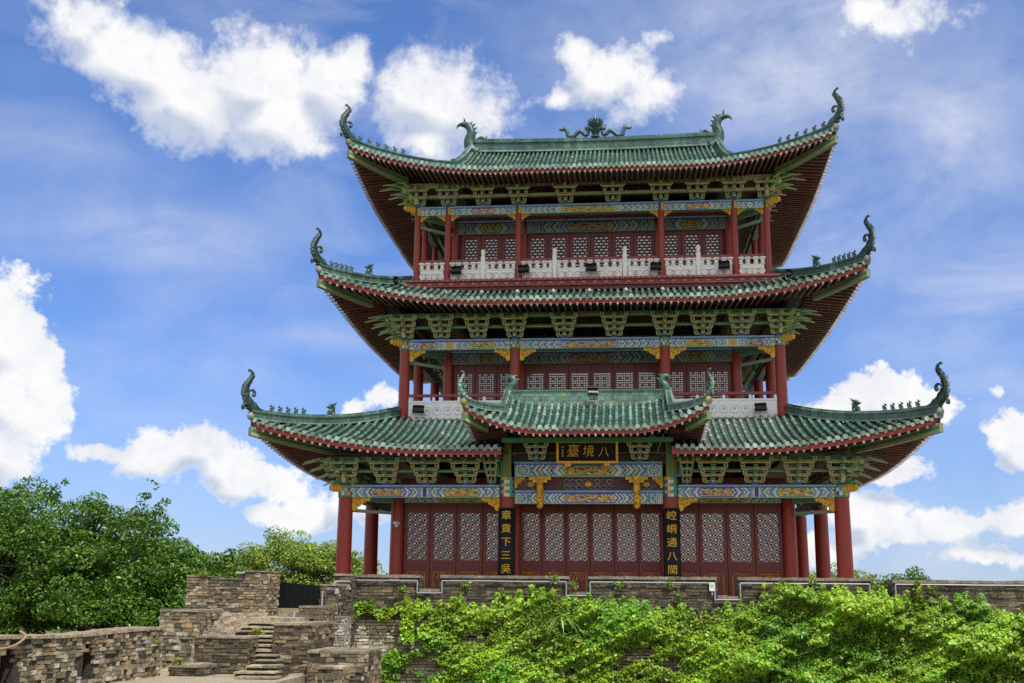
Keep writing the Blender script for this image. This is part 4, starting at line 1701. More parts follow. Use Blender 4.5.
for nm, q, mt in (('board_panel', mb, M_BLACK), ('board_frame', fr, M_GOLD), ('lettering', wr, M_GOLD)):
    q.v = [tuple(tilt @ Vector(p)) for p in q.v]
    q.build(nm, mt, board)

# couplet boards: curved round the porch columns
for s, txt, lab in ((-1, '章貢下三吳', 'black curved couplet board with gold characters on the porch column nearer the stairs'),
                    (1, '崆峒通八閩', 'black curved couplet board with gold characters on the porch column farther from the stairs')):
    bo = empty('couplet_board', (s * WI, 0, F1))
    tag(bo, lab, 'couplet board', 'couplet boards on the porch columns')
    mb = MB()
    Rr = .325
    z0, z1 = .05, 3.17 - F1
    A = [R(-90 + 150 * (k / 14 - .5)) for k in range(15)]
    rows = [[(rr * math.cos(a), rr * math.sin(a), z) for a in A] for rr, z in ((.29, z0), (Rr, z0), (Rr, z1), (.29, z1))]
    mb.grid(rows, (.02, .02, .022))
    mb.build('board_panel', M_BLACK, bo, True)
    wr = MB()
    for k, ch in enumerate(txt):
        v, f = text_mesh(ch, .38, .004, .002, True)
        zc = 2.88 - F1 - .475 * k
        out = []
        for p in v:
            a = R(-90) + p[0] / Rr
            r_ = Rr + .012 + p[2]
            out.append((r_ * math.cos(a), r_ * math.sin(a), zc + p[1] * .92))
        wr.add(out, f, GOLD)
    wr.build('lettering', M_GOLD, bo)

# ------------------------------------------------------------------ floodlights
def floodlight(loc, rz, label, s=1.0, tilt_=-35, frame_col=(.22, .22, .23)):
    o = empty('floodlight', loc)
    tag(o, label, 'floodlight', 'floodlights on the pavilion')
    if 'head' not in FL:
        mb = MB()
        Mx = Matrix.Rotation(R(-28), 4, 'X')
        mb.box((0, 0, .46), (.46, .13, .26), (.02, .02, .022), Mx)
        mb.box((0, -.05, .475), (.40, .06, .20), (.035, .035, .04), Mx)
        for k in range(6):
            mb.box((-.18 + .072 * k, .10, .38), (.02, .08, .24), (.02, .02, .022), Mx)
        mb.box((0, -.08, .59), (.48, .16, .015), (.02, .02, .022), Mx)
        FL['head'] = mb.build('lamp_head', M_METAL, o)
        mb = MB()
        for sx in (-1, 1):
            mb.tube([(sx * .25, 0, .46), (sx * .25, -.02, .24), (sx * .22, -.16, .02), (sx * .22, .18, .02)], .013, frame_col, seg=6)
        mb.tube([(-.25, -.02, .24), (.25, -.02, .24)], .013, frame_col, seg=6)
        mb.tube([(-.22, -.16, .02), (.22, -.16, .02)], .013, frame_col, seg=6)
        FL['frame'] = mb.build('lamp_bracket', M_METAL, o)
    else:
        for k in ('head', 'frame'):
            c = FL[k].copy()
            COL.objects.link(c)
            c.parent = o
    o.rotation_euler = (0, 0, rz)
    o.scale = (s, s, s)


FL = {}
zt = D3 + .325
for x, l in ((-5.53, 'black floodlight on the top balcony ledge, the one closest to the stone stairs'),
             (-2.71, 'black floodlight on the top balcony ledge, second one counting from the stairs side'),
             (.07, 'black floodlight in the middle of the top balcony ledge, straight above the name board'),
             (2.70, 'black floodlight on the top balcony ledge, fourth one counting from the stairs side'),
             (5.46, 'black floodlight on the top balcony ledge, the one farthest from the stone stairs')):
    floodlight((x, 3.22, zt), R(random.uniform(-12, 12)), l, .95)
for x, l in ((-6.75, 'black floodlight before the white middle balcony wall at the corner above the stairs'),
             (-3.92, 'black floodlight before the white balcony wall, beside the porch horn nearer the stairs'),
             (3.93, 'black floodlight before the white balcony wall, beside the porch horn farther from the stairs'),
             (6.55, 'black floodlight before the white middle balcony wall at the corner away from the stairs')):
    floodlight((x, 2.05, rf1.P(0, x, 4.4 / 4.72, .06).z), R(random.uniform(-20, 20)), l, .95)
floodlight((.2, YRP - .36, zp + .03), R(10), 'black floodlight standing on the small porch roof against its ridge', .85)
for s, l in ((-1, 'black floodlight on the middle roof by the hip ridge towards the stairs'),
             (1, 'black floodlight on the middle roof by the hip ridge away from the stairs')):
    x = s * 7.95
    floodlight((x, 2.6, rf2.P(0, x, rf2.qmax(0, x) * .7, .12).z), R(s * 35), l, .9)

# security camera on the inner column
sc_ = empty('security_camera', (-7.32, 1.36, 2.72))
tag(sc_, 'small white security camera on the inner red column by the doors', 'camera')
mb = MB()
mb.tube([(0, .05, 0), (0, -.12, 0), (.05, -.16, -.08)], .03, (.7, .7, .68), seg=8)
mb.build('mount_arm', M_METAL, sc_)
mb = MB()
mb.box((.02, -.2, -.02), (.11, .26, .10), (.75, .74, .70), Matrix.Rotation(R(-25), 4, 'Z'))
mb.lathe((.02, -.2, -.16), [(.02, -.02), (.06, .0), (.07, .05), (.06, .08)], (.7, .7, .68), 10)
mb.build('camera_body', M_METAL, sc_)

# ------------------------------------------------------------------ stone and brick walls
PAL_WALL = [(.12, .10, .07), (.16, .13, .085), (.085, .075, .056), (.20, .16, .105), (.06, .054, .042), (.105, .095, .075), (.14, .11, .07)]
PAL_OLD = [(.18, .155, .105), (.25, .21, .14), (.13, .112, .08), (.31, .265, .185), (.095, .084, .062), (.18, .155, .115), (.27, .185, .11), (.38, .35, .29), (.16, .14, .105), (.22, .19, .13), (.20, .17, .115), (.14, .12, .085)]
PAL_DARK = [(.085, .075, .055), (.06, .054, .042), (.12, .105, .075), (.15, .125, .085), (.10, .085, .062), (.19, .15, .10)]


def courses(mb, p0, d, L, z0, top, bh, bl, pal, jt=.02, gap=.012, depth=.1, skip=None, topdark=0.0):
    """one face of masonry: individual stones proud of the core. p0 start point (x, y), d direction along the face, the face looks to the side (d.y, -d.x)"""
    d = Vector((d[0], d[1], 0)).normalized()
    n = Vector((d.y, -d.x, 0))
    z = z0
    row = 0
    zmax = max(top(L * k / 40) for k in range(41))
    while z < zmax - .02:
        h = bh * random.uniform(.78, 1.25)
        u = -random.uniform(0, bl)
        while u < L:
            l = bl * random.uniform(.5, 1.4)
            a, b_ = max(0, u), min(L, u + l)
            u += l
            if b_ - a < .03:
                continue
            tz = min(z + h, min(top(a + .01), top(b_ - .01)))
            if tz - z < .025:
                continue
            if skip and skip((a + b_) / 2, (z + tz) / 2):
                continue
            pr = random.uniform(-jt, jt) + .02
            base = Vector((p0[0], p0[1], 0))
            q = [base + d * (a + gap / 2), base + d * (b_ - gap / 2)]
            c = jit(random.choice(pal), .22)
            j = lambda: random.uniform(-.011, .011)
            v = []
            for off in (-.06, pr):
                for zz in (z + gap / 2, tz - gap / 2):
                    for qq in q:
                        p = qq + n * off
                        v.append((p.x + j(), p.y + j(), zz + j()))
            mb.add(v, [(4, 5, 7, 6), (0, 4, 6, 2), (1, 3, 7, 5), (2, 6, 7, 3), (0, 1, 5, 4)], c)
        z += h
        row += 1


def block(name, label, x0, x1, y0, y1, z0, top, bh=.15, bl=.34, pal=PAL_OLD, jt=.02, cat='stone wall', faces='FLR', skip=None, core=(.07, .062, .05), coping=(.26, .22, .16), mb=None, group=None):
    """a wall body with a masonry skin on the faces asked for; top = height or function of x"""
    tf = top if callable(top) else (lambda x: top)
    own = mb is None
    mb = mb or MB()
    L, Wd = x1 - x0, y1 - y0
    n = max(1, int(L / .25))
    if not callable(top):
        mb.bb(x0, x1, y0, y1, z0, top - .07, core)
        # coping stones
        u = x0
        while u < x1 - .02:
            l = min(random.uniform(.3, .6), x1 - u)
            if x1 - u - l < .12:
                l = x1 - u
            mb.bb(u + .004, u + l - .004, y0 - .05 + random.uniform(-.015, .015), y1 + .04, top - .066, top + random.uniform(-.018, .012), jit(coping, .25))
            u += l
    else:
        for k in range(n):
            a, b_ = x0 + L * k / n, x0 + L * (k + 1) / n
            t_ = tf((a + b_) / 2)
            mb.bb(a, b_, y0, y1, z0, t_ - .05, core)
            mb.bb(a + .004, b_ - .004, y0 - .04 + random.uniform(-.015, .015), y1 + .03, t_ - .046, t_ + random.uniform(-.03, .015), jit(coping, .25))
    hh = (lambda u: tf(min(x1, x0 + u)) - .07)
    if 'F' in faces:
        courses(mb, (x0, y0), (1, 0), L, z0, hh, bh, bl, pal, jt, skip=skip)
    if 'L' in faces:
        courses(mb, (x0, y1), (0, -1), Wd, z0, lambda u: tf(x0 + .01) - .07, bh, bl, pal, jt)
    if 'R' in faces:
        courses(mb, (x1, y0), (0, 1), Wd, z0, lambda u: tf(x1 - .01) - .07, bh, bl, pal, jt)
    if own:
        o = mb.build(name, M_STONE)
        tag(o, label, cat, group)
        return o


PAL_OLD = [(a * 1.24, b * 1.2, c * 1.1) for a, b, c in PAL_OLD]
PAL_DARK = [(a * 1.06, b * 1.0, c * .92) for a, b, c in PAL_DARK]
# rampart below the pavilion: merlons with low gaps
notches = [(-5.41, -4.74, .24), (-.53, .10, .20), (4.21, 4.87, .11), (9.03, 9.68, .11)]
YW = -4.0
mb = MB()
X0, X1 = -7.6, 26.0
segs = []
x = X0
for a, b_, zn in notches:
    segs.append((x, a, .69))
    segs.append((a, b_, zn))
    x = b_
segs.append((x, X1, .64))
mb.bb(X0, X1, YW, YW + .55, -3.19, .02, (.06, .055, .045))
for a, b_, zt_ in segs:
    mb.bb(a, b_, YW, YW + .55, .021, zt_ - .1, (.06, .055, .045))
    u = a
    while u < b_ - .02:
        l = min(random.uniform(.3, .42), b_ - u)
        if b_ - u - l < .15:
            l = b_ - u
        mb.bb(u + .004, u + l - .004, YW - .06 + random.uniform(-.01, .01), YW + .62, zt_ - .096, zt_ + random.uniform(-.012, .01), jit((.23, .20, .15), .25))
        u += l
for a, b_, zt_ in segs:
    if zt_ < .5:
        continue
    for xx, dx in ((a, -1), (b_, 1)):
        courses(mb, (xx, YW + (.55 if dx < 0 else 0)), (0, dx), .55, .25, lambda u: zt_ - .1, .085, .3, PAL_WALL, .008)
topf = lambda u: next((z for a, b_, z in segs if a <= X0 + u <= b_), .6) - .1
courses(mb, (X0, YW), (1, 0), X1 - X0, -.75, topf, .095, .34, PAL_WALL + PAL_DARK, .014)
courses(mb, (X0, YW), (1, 0), X1 - X0, -3.1, lambda u: -.75, .10, .36, [(.46, .38, .27), (.55, .48, .36), (.38, .31, .21), (.60, .54, .43)], .02, gap=.02)
tag(mb.build('rampart_wall', M_STONE), 'long dark brick rampart with low merlons below the pavilion doors', 'wall')

# pale conduit clipped along the merlons
def pipe_thing(name, label, pts, r=.028, col=(.30, .31, .35)):
    mb = MB()
    for a, b_ in zip(pts, pts[1:]):
        a, b_ = Vector(a), Vector(b_)
        d = b_ - a
        n_ = max(1, int(d.length / 1.2))
        mb.tube([a.lerp(b_, k / n_) + Vector((0, 0, random.uniform(-.006, .006) if 0 < k < n_ else 0)) for k in range(n_ + 1)], r, col, seg=6)
    return tag(mb.build(name, M_METAL), label, 'conduit')


yc = YW - .10
pts = [(X0 + .1, yc, .50)]
for a, b_, zn in notches:
    pts += [(a - .07, yc, .50), (a - .07, yc, zn - .13), (b_ + .07, yc, zn - .13), (b_ + .07, yc, .50)]
pts += [(X1, yc, .47)]
pipe_thing('conduit', 'long pale grey conduit stepping along the rampart merlons', pts, .024)
mb = MB()
mb.box((4.05, YW - .09, .38), (.17, .08, .26), (.7, .7, .7))
mb.box((4.05, YW - .135, .42), (.10, .01, .08), (.5, .45, .2))
mb.tube([(4.05, YW - .09, .25), (4.05, YW - .09, .12)], .02, (.5, .5, .5), seg=6)
tag(mb.build('junction_box', M_METAL), 'small white electric box on the rampart under the porch couplet column', 'electric box')

# end pillar, stair pier and flank walls
block('brick_pillar', 'tall dark brick pillar ending the rampart beside the stairs', -8.18, -7.55, -4.5, -3.2, -3.1, .70, .10, .32, PAL_WALL, cat='pillar')
block('brick_pier', 'lower brick pier with a pale conduit between stairs and rampart', -8.2, -7.62, -6.0, -4.56, -3.1, .36, .10, .30, PAL_WALL + [(.4, .38, .34)], cat='pier')
block('brick_buttress', 'small pale brick buttress at the foot of the pier by the stairs', -8.05, -7.2, -6.75, -6.05, -3.1, -.62, .075, .24, [(.46, .43, .37), (.38, .35, .29), (.52, .49, .42), (.30, .27, .22)], .012, cat='buttress')
pipe_thing('conduit', 'thin pale conduit stepping down the brick pillar to the pier by the stairs',
           [(-7.62, -4.57, .45), (-8.05, -4.57, .45), (-8.12, -6.06, .10), (-8.12, -6.06, -.42), (-8.30, -7.0, -.52), (-8.40, -8.06, -.50), (-8.42, -8.2, -1.0)], .03)

# upper block left of the stairs
def top_up(x):
    return .57 if x < -11.3 else (.50 if x < -10.35 else .73)


block('stone_wall', 'large pale brick block at the head of the stairs with a stepped top', -12.15, -9.60, -7.0, -5.8, -1.6, top_up, .085, .26, PAL_OLD, .018)
mb = MB()
mb.box((-10.45, -6.95, .56), (.12, .12, .2), (.10, .10, .11))
mb.box((-10.45, -7.0, .66), (.26, .18, .05), (.35, .36, .38))
tag(mb.build('wall_lamp', M_METAL), 'small grey lamp on top of the pale brick block by the stairs', 'lamp')
block('stone_wall', 'low stone block joining the foreground wall to the pale brick block', -12.1, -10.88, -9.0, -7.1, -2.2, -.43, .10, .24, PAL_OLD, .022)
# rubble slope under the upper block
mb = MB()
for k in range(260):
    t_ = random.random()
    x = -10.8 + 1.25 * random.random()
    y = -9.4 + 2.3 * t_
    z = -1.25 + .75 * t_ - .12 * random.random()
    mb.box((x, y, z), (random.uniform(.06, .22), random.uniform(.1, .3), random.uniform(.05, .14)), jit(random.choice([(.40, .32, .23), (.34, .28, .2), (.45, .37, .28), (.28, .24, .18)]), .2), Matrix.Rotation(random.uniform(-.5, .5), 4, 'Z'))
mb.add([(-10.9, -9.5, -1.45), (-9.5, -9.5, -1.45), (-9.5, -7.05, -.55), (-10.9, -7.05, -.55), (-10.9, -9.5, -2.2), (-9.5, -9.5, -2.2)], [(0, 1, 2, 3), (4, 5, 1, 0)], (.36, .29, .21))
tag(mb.build('rubble_slope', M_STONE), 'bare sloping rubble patch below the pale brick block', 'rubble')

# foreground wall with loopholes
A0, A1 = Vector((-11.25, -26, 0)), Vector((-10.35, -13, 0))
dv = (A1 - A0).normalized()
nv = Vector((dv.y, -dv.x, 0))
Lw = (A1 - A0).length
loops = [Lw * .435 + .0, Lw * .70]
loops = [((Vector((-10.8, -19.5, 0)) - A0).dot(dv)), ((Vector((-10.6, -16.5, 0)) - A0).dot(dv))]
ztopw = lambda u: -.84 - .06 * math.sin(u * .9) * .5


def in_loop(u, z):
    for c in loops:
        w_ = .36 * max(.15, min(1, (-.98 - z) / .5)) if z < -1.0 else 0
        if abs(u - c) < w_ and -1.85 < z < -1.0:
            return True
    return False


mb = MB()
for k in range(60):
    a, b_ = Lw * k / 60, Lw * (k + 1) / 60
    pa, pb = A0 + dv * a, A0 + dv * b_
    zt_ = ztopw((a + b_) / 2)
    hole = any(abs((a + b_) / 2 - c) < .28 for c in loops)
    for zz0, zz1, off in ((-3.1, -1.86, 0), (-1.86, -1.02, .34 if hole else 0), (-1.02, zt_ - .07, 0)):
        fr_ = [pa - nv * off, pb - nv * off]
        bk = [pa - nv * .6, pb - nv * .6]
        v = [(*fr_[0].xy, zz0), (*fr_[1].xy, zz0), (*fr_[1].xy, zz1), (*fr_[0].xy, zz1), (*bk[0].xy, zz0), (*bk[1].xy, zz0), (*bk[1].xy, zz1), (*bk[0].xy, zz1)]
        mb.add(v, [(0, 1, 2, 3), (5, 4, 7, 6), (3, 2, 6, 7), (1, 0, 4, 5), (0, 3, 7, 4), (2, 1, 5, 6)], (.05, .045, .037))
    v = []
    for off in (.06 + random.uniform(-.02, .02), -.64):
        for zz in (zt_ - .066, zt_ + random.uniform(-.015, .015)):
            for p in (pa + dv * .004, pb - dv * .004):
                q = p + nv * off
                v.append((q.x, q.y, zz))
    mb.add(v, [(0, 1, 3, 2), (2, 3, 7, 6), (5, 4, 6, 7), (1, 5, 7, 3), (4, 0, 2, 6)], jit((.33, .27, .19), .2))
courses(mb, (A0.x, A0.y), dv, Lw, -3.1, lambda u: ztopw(u) - .07, .10, .22, PAL_OLD + [(.42, .39, .33), (.30, .19, .11), (.36, .30, .21)], .03, skip=in_loop)
courses(mb, (A1.x, A1.y), -nv, .6, -3.1, lambda u: -.92, .13, .3, PAL_OLD, .02)
tag(mb.build('stone_wall', M_STONE), 'long rough stone wall with pointed loopholes in front of the big tree', 'stone wall')
hp = MB()
pth = spline([A0 + dv * (loops[0] - 3.0) + nv * .1 + Vector((0, 0, -1.05)), A0 + dv * (loops[0] - 1.0) + nv * .12 + Vector((0, 0, -1.08)), A0 + dv * (loops[0] - .1) + nv * .13 + Vector((0, 0, -1.03)), A0 + dv * (loops[0] + .35) + nv * .12 + Vector((0, 0, -.86)), A0 + dv * (loops[0] + .5) - nv * .1 + Vector((0, 0, -.76))], 6)
hp.tube(pth, .026, (.30, .19, .10), seg=7)
tag(hp.build('hose', M_METAL, None, True), 'tan hose hanging over the top of the rough stone wall', 'hose')
for u, c in ((loops[0] - .25, (.5, .5, .5)), (loops[1] - .55, (.33, .33, .34))):
    p = A0 + dv * u + nv * .14
    mb = MB()
    mb.tube([(p.x, p.y, -2.0), (p.x, p.y, -1.80)], .05, c, seg=10)
    mb.tube([(p.x, p.y, -1.80), (p.x, p.y, -1.77)], .065, jit(c, .1), seg=10)
    tag(mb.build('pipe_stub', M_METAL), 'short pale pipe stub at the foot of the rough stone wall' if c[0] > .4 else 'short grey pipe stub under the pointed loophole of the rough wall', 'pipe')
block('stone_wall', 'dark brick parapet block in front of the stairs, beside the rough wall', -9.85, -8.42, -12.0, -11.3, -3.1, -1.04, .085, .26, PAL_DARK, .02)
block('stone_wall', 'very low dark stone ledge at the foot of the rough wall end', -10.1, -9.2, -13.0, -12.1, -3.1, -1.72, .12, .3, PAL_DARK, .03)
block('stone_wall', 'dark brick flank wall along the narrow lower steps', -7.93, -6.9, -11.5, -9.2, -3.1, -.71, .10, .28, PAL_DARK + PAL_OLD[:3], .025)
block('stone_wall', 'squat brick stub beside the upper landing of the stairs', -8.28, -7.55, -8.0, -6.7, -1.6, -.30, .10, .28, PAL_DARK + PAL_OLD[:2], .02)
block('stone_wall', 'low pale-capped brick wall at the foot of the rampart by the stairs', -6.85, -5.35, -12.0, -10.0, -3.1, -1.38, .12, .3, PAL_OLD + PAL_DARK, .025)
block('stone_wall', 'short stone block built against the low pale-capped wall', -6.35, -5.72, -12.8, -12.1, -3.1, -1.72, .14, .36, PAL_OLD, .03, coping=(.36, .28, .2))

# stairs
st_ = empty('stone_stairs', (-8.0, -11, -2.0))
tag(st_, 'worn stone stairs climbing between dark brick walls to the terrace', 'stairs')
Moff = Vector((8.0, 11, 2.0))


def stair(mbs):
    mbs.v = [tuple(Vector(p) + Moff) for p in mbs.v]
    return mbs.build('step', M_STONE, st_)


XL = lambda y: -8.25 - .34 * (y + 12)
XR = lambda y: -7.66 - .33 * (y + 12)
plan = [(-9.28, -.75, -9.42, -8.0), (-9.54, -.86, -9.52, -8.05), (-9.8, -.97, -9.6, -8.1)]
plan += [(-10.25 - .40 * i, -1.08 - .107 * i, XL(-10.25 - .40 * i), XR(-10.25 - .40 * i)) for i in range(6)]
plan += [(-12.75, -1.73, -8.22, -7.42), (-13.25, -1.85, -8.35, -7.3), (-13.75, -1.935, -8.15, -7.15)]
for y, z, xl, xr in plan:
    mb = MB()
    u = xl
    while u < xr - .02:
        l = min(random.uniform(.35, .7), xr - u)
        if xr - u - l < .15:
            l = xr - u
        mb.bb(u + .004, u + l - .004, y + random.uniform(-.03, .03), y + .62, z - .05 + random.uniform(-.01, .01), z + random.uniform(-.012, .006), jit((.33, .28, .19), .3))
        u += l
    mb.bb(xl + .01, xr - .01, y + .07, y + 1.2, max(-3.1, z - .6), z - .062, (.075, .065, .045))
    stair(mb)
mb = MB()
mb.bb(-9.55, -7.96, -9.0, -6.6, -1.2, -.632, (.36, .31, .22))
stair(mb)
mb = MB()
mb.bb(-9.1, -7.96, -7.4, -6.4, -.628, -.48, (.24, .20, .14))
stair(mb)

# black sheet fence at the stair head
fe = empty('sheet_fence', (-9.0, -5.5, -.5))
tag(fe, 'black sheet metal fence closing the head of the stairs', 'fence')
mb = MB()
mb.prism([(-.85, .10), (.80, .10), (.80, .79), (-.85, .92)], -.02, .02, (.006, .006, .007))
for k in range(9):
    mb.bb(-.80 + .19 * k, -.78 + .19 * k, -.035, -.022, .12, .78, (.016, .016, .017))
mb.build('fence_panel', M_BLACK, fe)
mb = MB()
mb.bb(-.86, .82, -.05, .05, .02, .09, (.30, .30, .10))
mb.build('bottom_rail', M_METAL, fe)
for x in (-.88, .84):
    mb = MB()
    mb.bb(x - .03, x + .03, -.04, .04, -.15, .94, (.05, .05, .055))
    mb.build('fence_post', M_METAL, fe)

# ------------------------------------------------------------------ plants: leaves as folded little blades
def leaf_mesh(name, P, Nrm, size, cols, parent=None, aspect=.55, fold=.25):
    """P n x 3 centres, Nrm n x 3 leaf normals, size n"""
    n = len(P)
    Nrm = Nrm / (np.linalg.norm(Nrm, axis=1, keepdims=True) + 1e-9)
    r = rng.normal(size=(n, 3))
    T = np.cross(Nrm, r)
    T /= np.linalg.norm(T, axis=1, keepdims=True) + 1e-9
    B = np.cross(Nrm, T)
    s = size[:, None]
    v = np.empty((n, 4, 3), dtype=np.float64)
    v[:, 0] = P - T * s * .5
    v[:, 1] = P + B * s * .5 * aspect + Nrm * s * fold * .3 + T * s * .05
    v[:, 2] = P + T * s * .55 - Nrm * s * fold * .35
    v[:, 3] = P - B * s * .5 * aspect + Nrm * s * fold * .3 + T * s * .05
    me = bpy.data.meshes.new(name)
    me.vertices.add(n * 4)
    me.vertices.foreach_set('co', v.reshape(-1).astype(np.float32))
    f = np.arange(n * 4, dtype=np.int32)
    # two triangles along the midrib keep the fold
    tri = np.stack([f.reshape(n, 4)[:, [0, 1, 2]], f.reshape(n, 4)[:, [0, 2, 3]]], axis=1).reshape(-1)
    me.loops.add(n * 6)
    me.loops.foreach_set('vertex_index', tri)
    me.polygons.add(n * 2)
    me.polygons.foreach_set('loop_start', np.arange(0, n * 6, 3, dtype=np.int32))
    me.update(calc_edges=True)
    at = me.color_attributes.new('Col', 'FLOAT_COLOR', 'CORNER')
    c = np.ones((n, 4), dtype=np.float32)
    c[:, :3] = cols
    at.data.foreach_set('color', np.repeat(c, 6, axis=0).ravel())
    me.materials.append(M_LEAF)
    o = bpy.data.objects.new(name, me)
    COL.objects.link(o)
    if parent:
        o.parent = parent
    return o


def leaf_cols(n, base, alt, pale, pa=.25, pp_=.08, var=.3):
    base, alt, pale = map(np.array, (base, alt, pale))
    c = np.tile(base, (n, 1)).astype(float)
    r = rng.random(n)
    c[r < pa] = alt
    c[r > 1 - pp_] = pale
    return np.clip(c * (1 + rng.uniform(-var, var, (n, 1))), 0.003, 1)


def crown_leaves(clumps, per_m2, size, out=.55):
    Ps, Ns = [], []
    for c, r in clumps:
        n = int(per_m2 * 4 * math.pi * (r[0] * r[1] + r[1] * r[2] + r[0] * r[2]) / 3)
        d = rng.normal(size=(n, 3))
        d /= np.linalg.norm(d, axis=1, keepdims=True)
        rad = rng.uniform(.55, 1.08, (n, 1)) ** .6
        Ps.append(np.array(c) + d * rad * np.array(r))
        Ns.append(d * out + rng.normal(size=(n, 3)) * .55 + np.array([0, 0, .55]))
    P = np.concatenate(Ps)
    return P, np.concatenate(Ns), rng.uniform(.7, 1.3, len(P)) * size


def tree(name, label, base, lobes, n_clump, cr, per_m2, leaf, cols, trunk_r=.25, group=None, cat='tree', spikes=()):
    """lobes: big ellipsoids (centre, radii) whose surface carries the small clumps"""
    t = empty(name, base)
    tag(t, label, cat, group)
    bv = np.array(base)
    clumps, cents = [], []
    vol = np.array([l[1][0] * l[1][1] + l[1][2] * l[1][0] for l in lobes])
    for (c, r), k in zip(lobes, np.maximum(3, (n_clump * vol / vol.sum()).astype(int))):
        for _ in range(k):
            d = rng.normal(size=3)
            d /= np.linalg.norm(d)
            if d[2] < -.5:
                d[2] *= -.5
            p = np.array(c) + d * np.array(r) * rng.uniform(.55, 1.0)
            s = cr * rng.uniform(.55, 1.35)
            clumps.append((p - bv, np.array([s * rng.uniform(.9, 1.4), s * rng.uniform(.9, 1.3), s * rng.uniform(.55, .85)])))
            cents.append(p - bv)
    for p0, p1, k in spikes:
        for q in np.linspace(0, 1, k):
            p = np.array(p0) * (1 - q) + np.array(p1) * q
            s = cr * (.55 - .33 * q)
            clumps.append((p - bv + rng.normal(size=3) * .08, np.array([s, s, s * .8])))
    P, Nn, S = crown_leaves(clumps, per_m2, leaf)
    # a tone per clump, so that branches read apart
    cnt = [int(per_m2 * 4 * math.pi * (r[0] * r[1] + r[1] * r[2] + r[0] * r[2]) / 3) for c, r in clumps]
    tone = np.repeat(rng.uniform(.75, 1.25, len(clumps)), cnt)[:, None]
    leaf_mesh('crown', P, Nn, S, cols(len(P)) * tone, t)
    mb = MB()
    top = np.mean([np.array(l[0]) for l in lobes], axis=0) - bv
    stem = spline([(0, 0, 0), (top[0] * .2 + .1, top[1] * .2, top[2] * .4), (top[0] * .5, top[1] * .5, top[2] * .75), (top[0] * .8, top[1] * .8, top[2] * 1.1)], 5)
    mb.tube(stem, [trunk_r * (1 - .75 * i / (len(stem) - 1)) for i in range(len(stem))], (.11, .085, .06), seg=9)
    mb.build('trunk', M_BARK, t, True)
    mb = MB()
    for c in cents[::max(1, len(cents) // 60)]:
        a = stem[random.randrange(4, len(stem))]
        m_ = (Vector(a) + Vector(c)) / 2 + Vector((random.uniform(-.2, .2), random.uniform(-.2, .2), random.uniform(-.1, .3)))
        mb.tube(spline([a, m_, Vector(c)], 4), [trunk_r * .28 * (1 - .8 * i / 8) for i in range(9)], (.10, .08, .055), seg=5)
    mb.build('limbs', M_BARK, t, True)
    return t


c_big = lambda n: leaf_cols(n, (.052, .135, .012), (.10, .205, .018), (.28, .34, .05), .36, .04)
tree('tree', 'big dense dark green tree behind the rough stone wall', (-17.0, -2.0, -3.2),
     [((-19.6, -2.5, 1.3), (3.6, 3.0, 2.55)), ((-16.6, -2.0, .95), (2.8, 2.6, 2.2)), ((-14.3, -2.4, .2), (2.2, 2.2, 1.55)), ((-13.2, -2.6, -.6), (1.5, 2.0, 1.6)), ((-17.5, -3.8, -1.0), (4.5, 2.0, 1.6)), ((-22.5, -2, .8), (3, 2.5, 2.6))],
     460, .56, 66, .135, c_big, .32, spikes=(((-16.2, -2.2, 2.4), (-15.45, -2.4, 3.85), 9), ((-15.6, -2.2, 2.6), (-14.9, -2.2, 3.3), 6),
                                            ((-12.9, -2.4, .8), (-12.2, -2.4, 1.6), 7), ((-19.5, -2.2, 3.2), (-18.8, -2.2, 4.05), 6), ((-21, -2.2, 3.2), (-20.3, -2.2, 3.9), 6), ((-12.6, -2.4, .4), (-11.6, -2.6, 1.5), 6)))
c_ol = lambda n: leaf_cols(n, (.16, .26, .035), (.24, .34, .05), (.34, .38, .10), .4, .12)
tree('tree', 'pale olive round-topped tree rising behind the head of the stairs', (-23, 45, -3.2),
     [((-25.0, 45, 2.0), (3.4, 3.0, 3.0)), ((-21.5, 45, 1.6), (2.9, 3.0, 2.7)), ((-28.2, 45.5, 1.0), (2.4, 2.4, 2.4)), ((-19.3, 45, .8), (1.9, 2.0, 1.9))],
     200, .78, 22, .22, c_ol, .34)
for k, (x, y, ztp, rr, lab) in enumerate(((14.6, 46, 1.9, 1.7, 'small far green tree showing between the outer red columns'), (18.4, 50, 2.5, 2.3, 'broad far bright green tree beyond the rampart gap'),
                                          (22.3, 47, 2.15, 1.6, 'small far dark tree just past the rampart gap'), (16.6, 54, 2.2, 2.0, 'far green tree behind the corner column beyond the rampart'))):
    tree('far_tree', lab, (x, y, -3.2), [((x, y, ztp - rr * .9), (rr * 1.3, rr, rr * .9)), ((x + rr * .8, y, ztp - rr * 1.4), (rr, rr, rr * .8))], 80, rr * .36, 20, .24,
         (c_ol if k != 2 else c_big), .2, group='far trees beyond the rampart')
# far wooded strip round the horizon
mb_pts = []
Pn, Nn_, Sn, Cn = [], [], [], []
clumps = []
for k in range(260):
    a = rng.uniform(-.75, .75)
    d = rng.uniform(110, 170)
    clumps.append((np.array([1.3 + d * math.sin(a), -41 + d * math.cos(a), -1.9 + rng.uniform(0, .6)]), np.array([5, 4, 2.2]) * rng.uniform(.7, 1.2)))
P, Nn, S = crown_leaves(clumps, 1.0, 1.0)
o = leaf_mesh('woods', P, Nn, S, leaf_cols(len(P), (.05, .11, .025), (.08, .15, .03), (.12, .18, .05)))
tag(o, 'low far woods along the horizon behind the rampart', 'woods', kind='stuff')

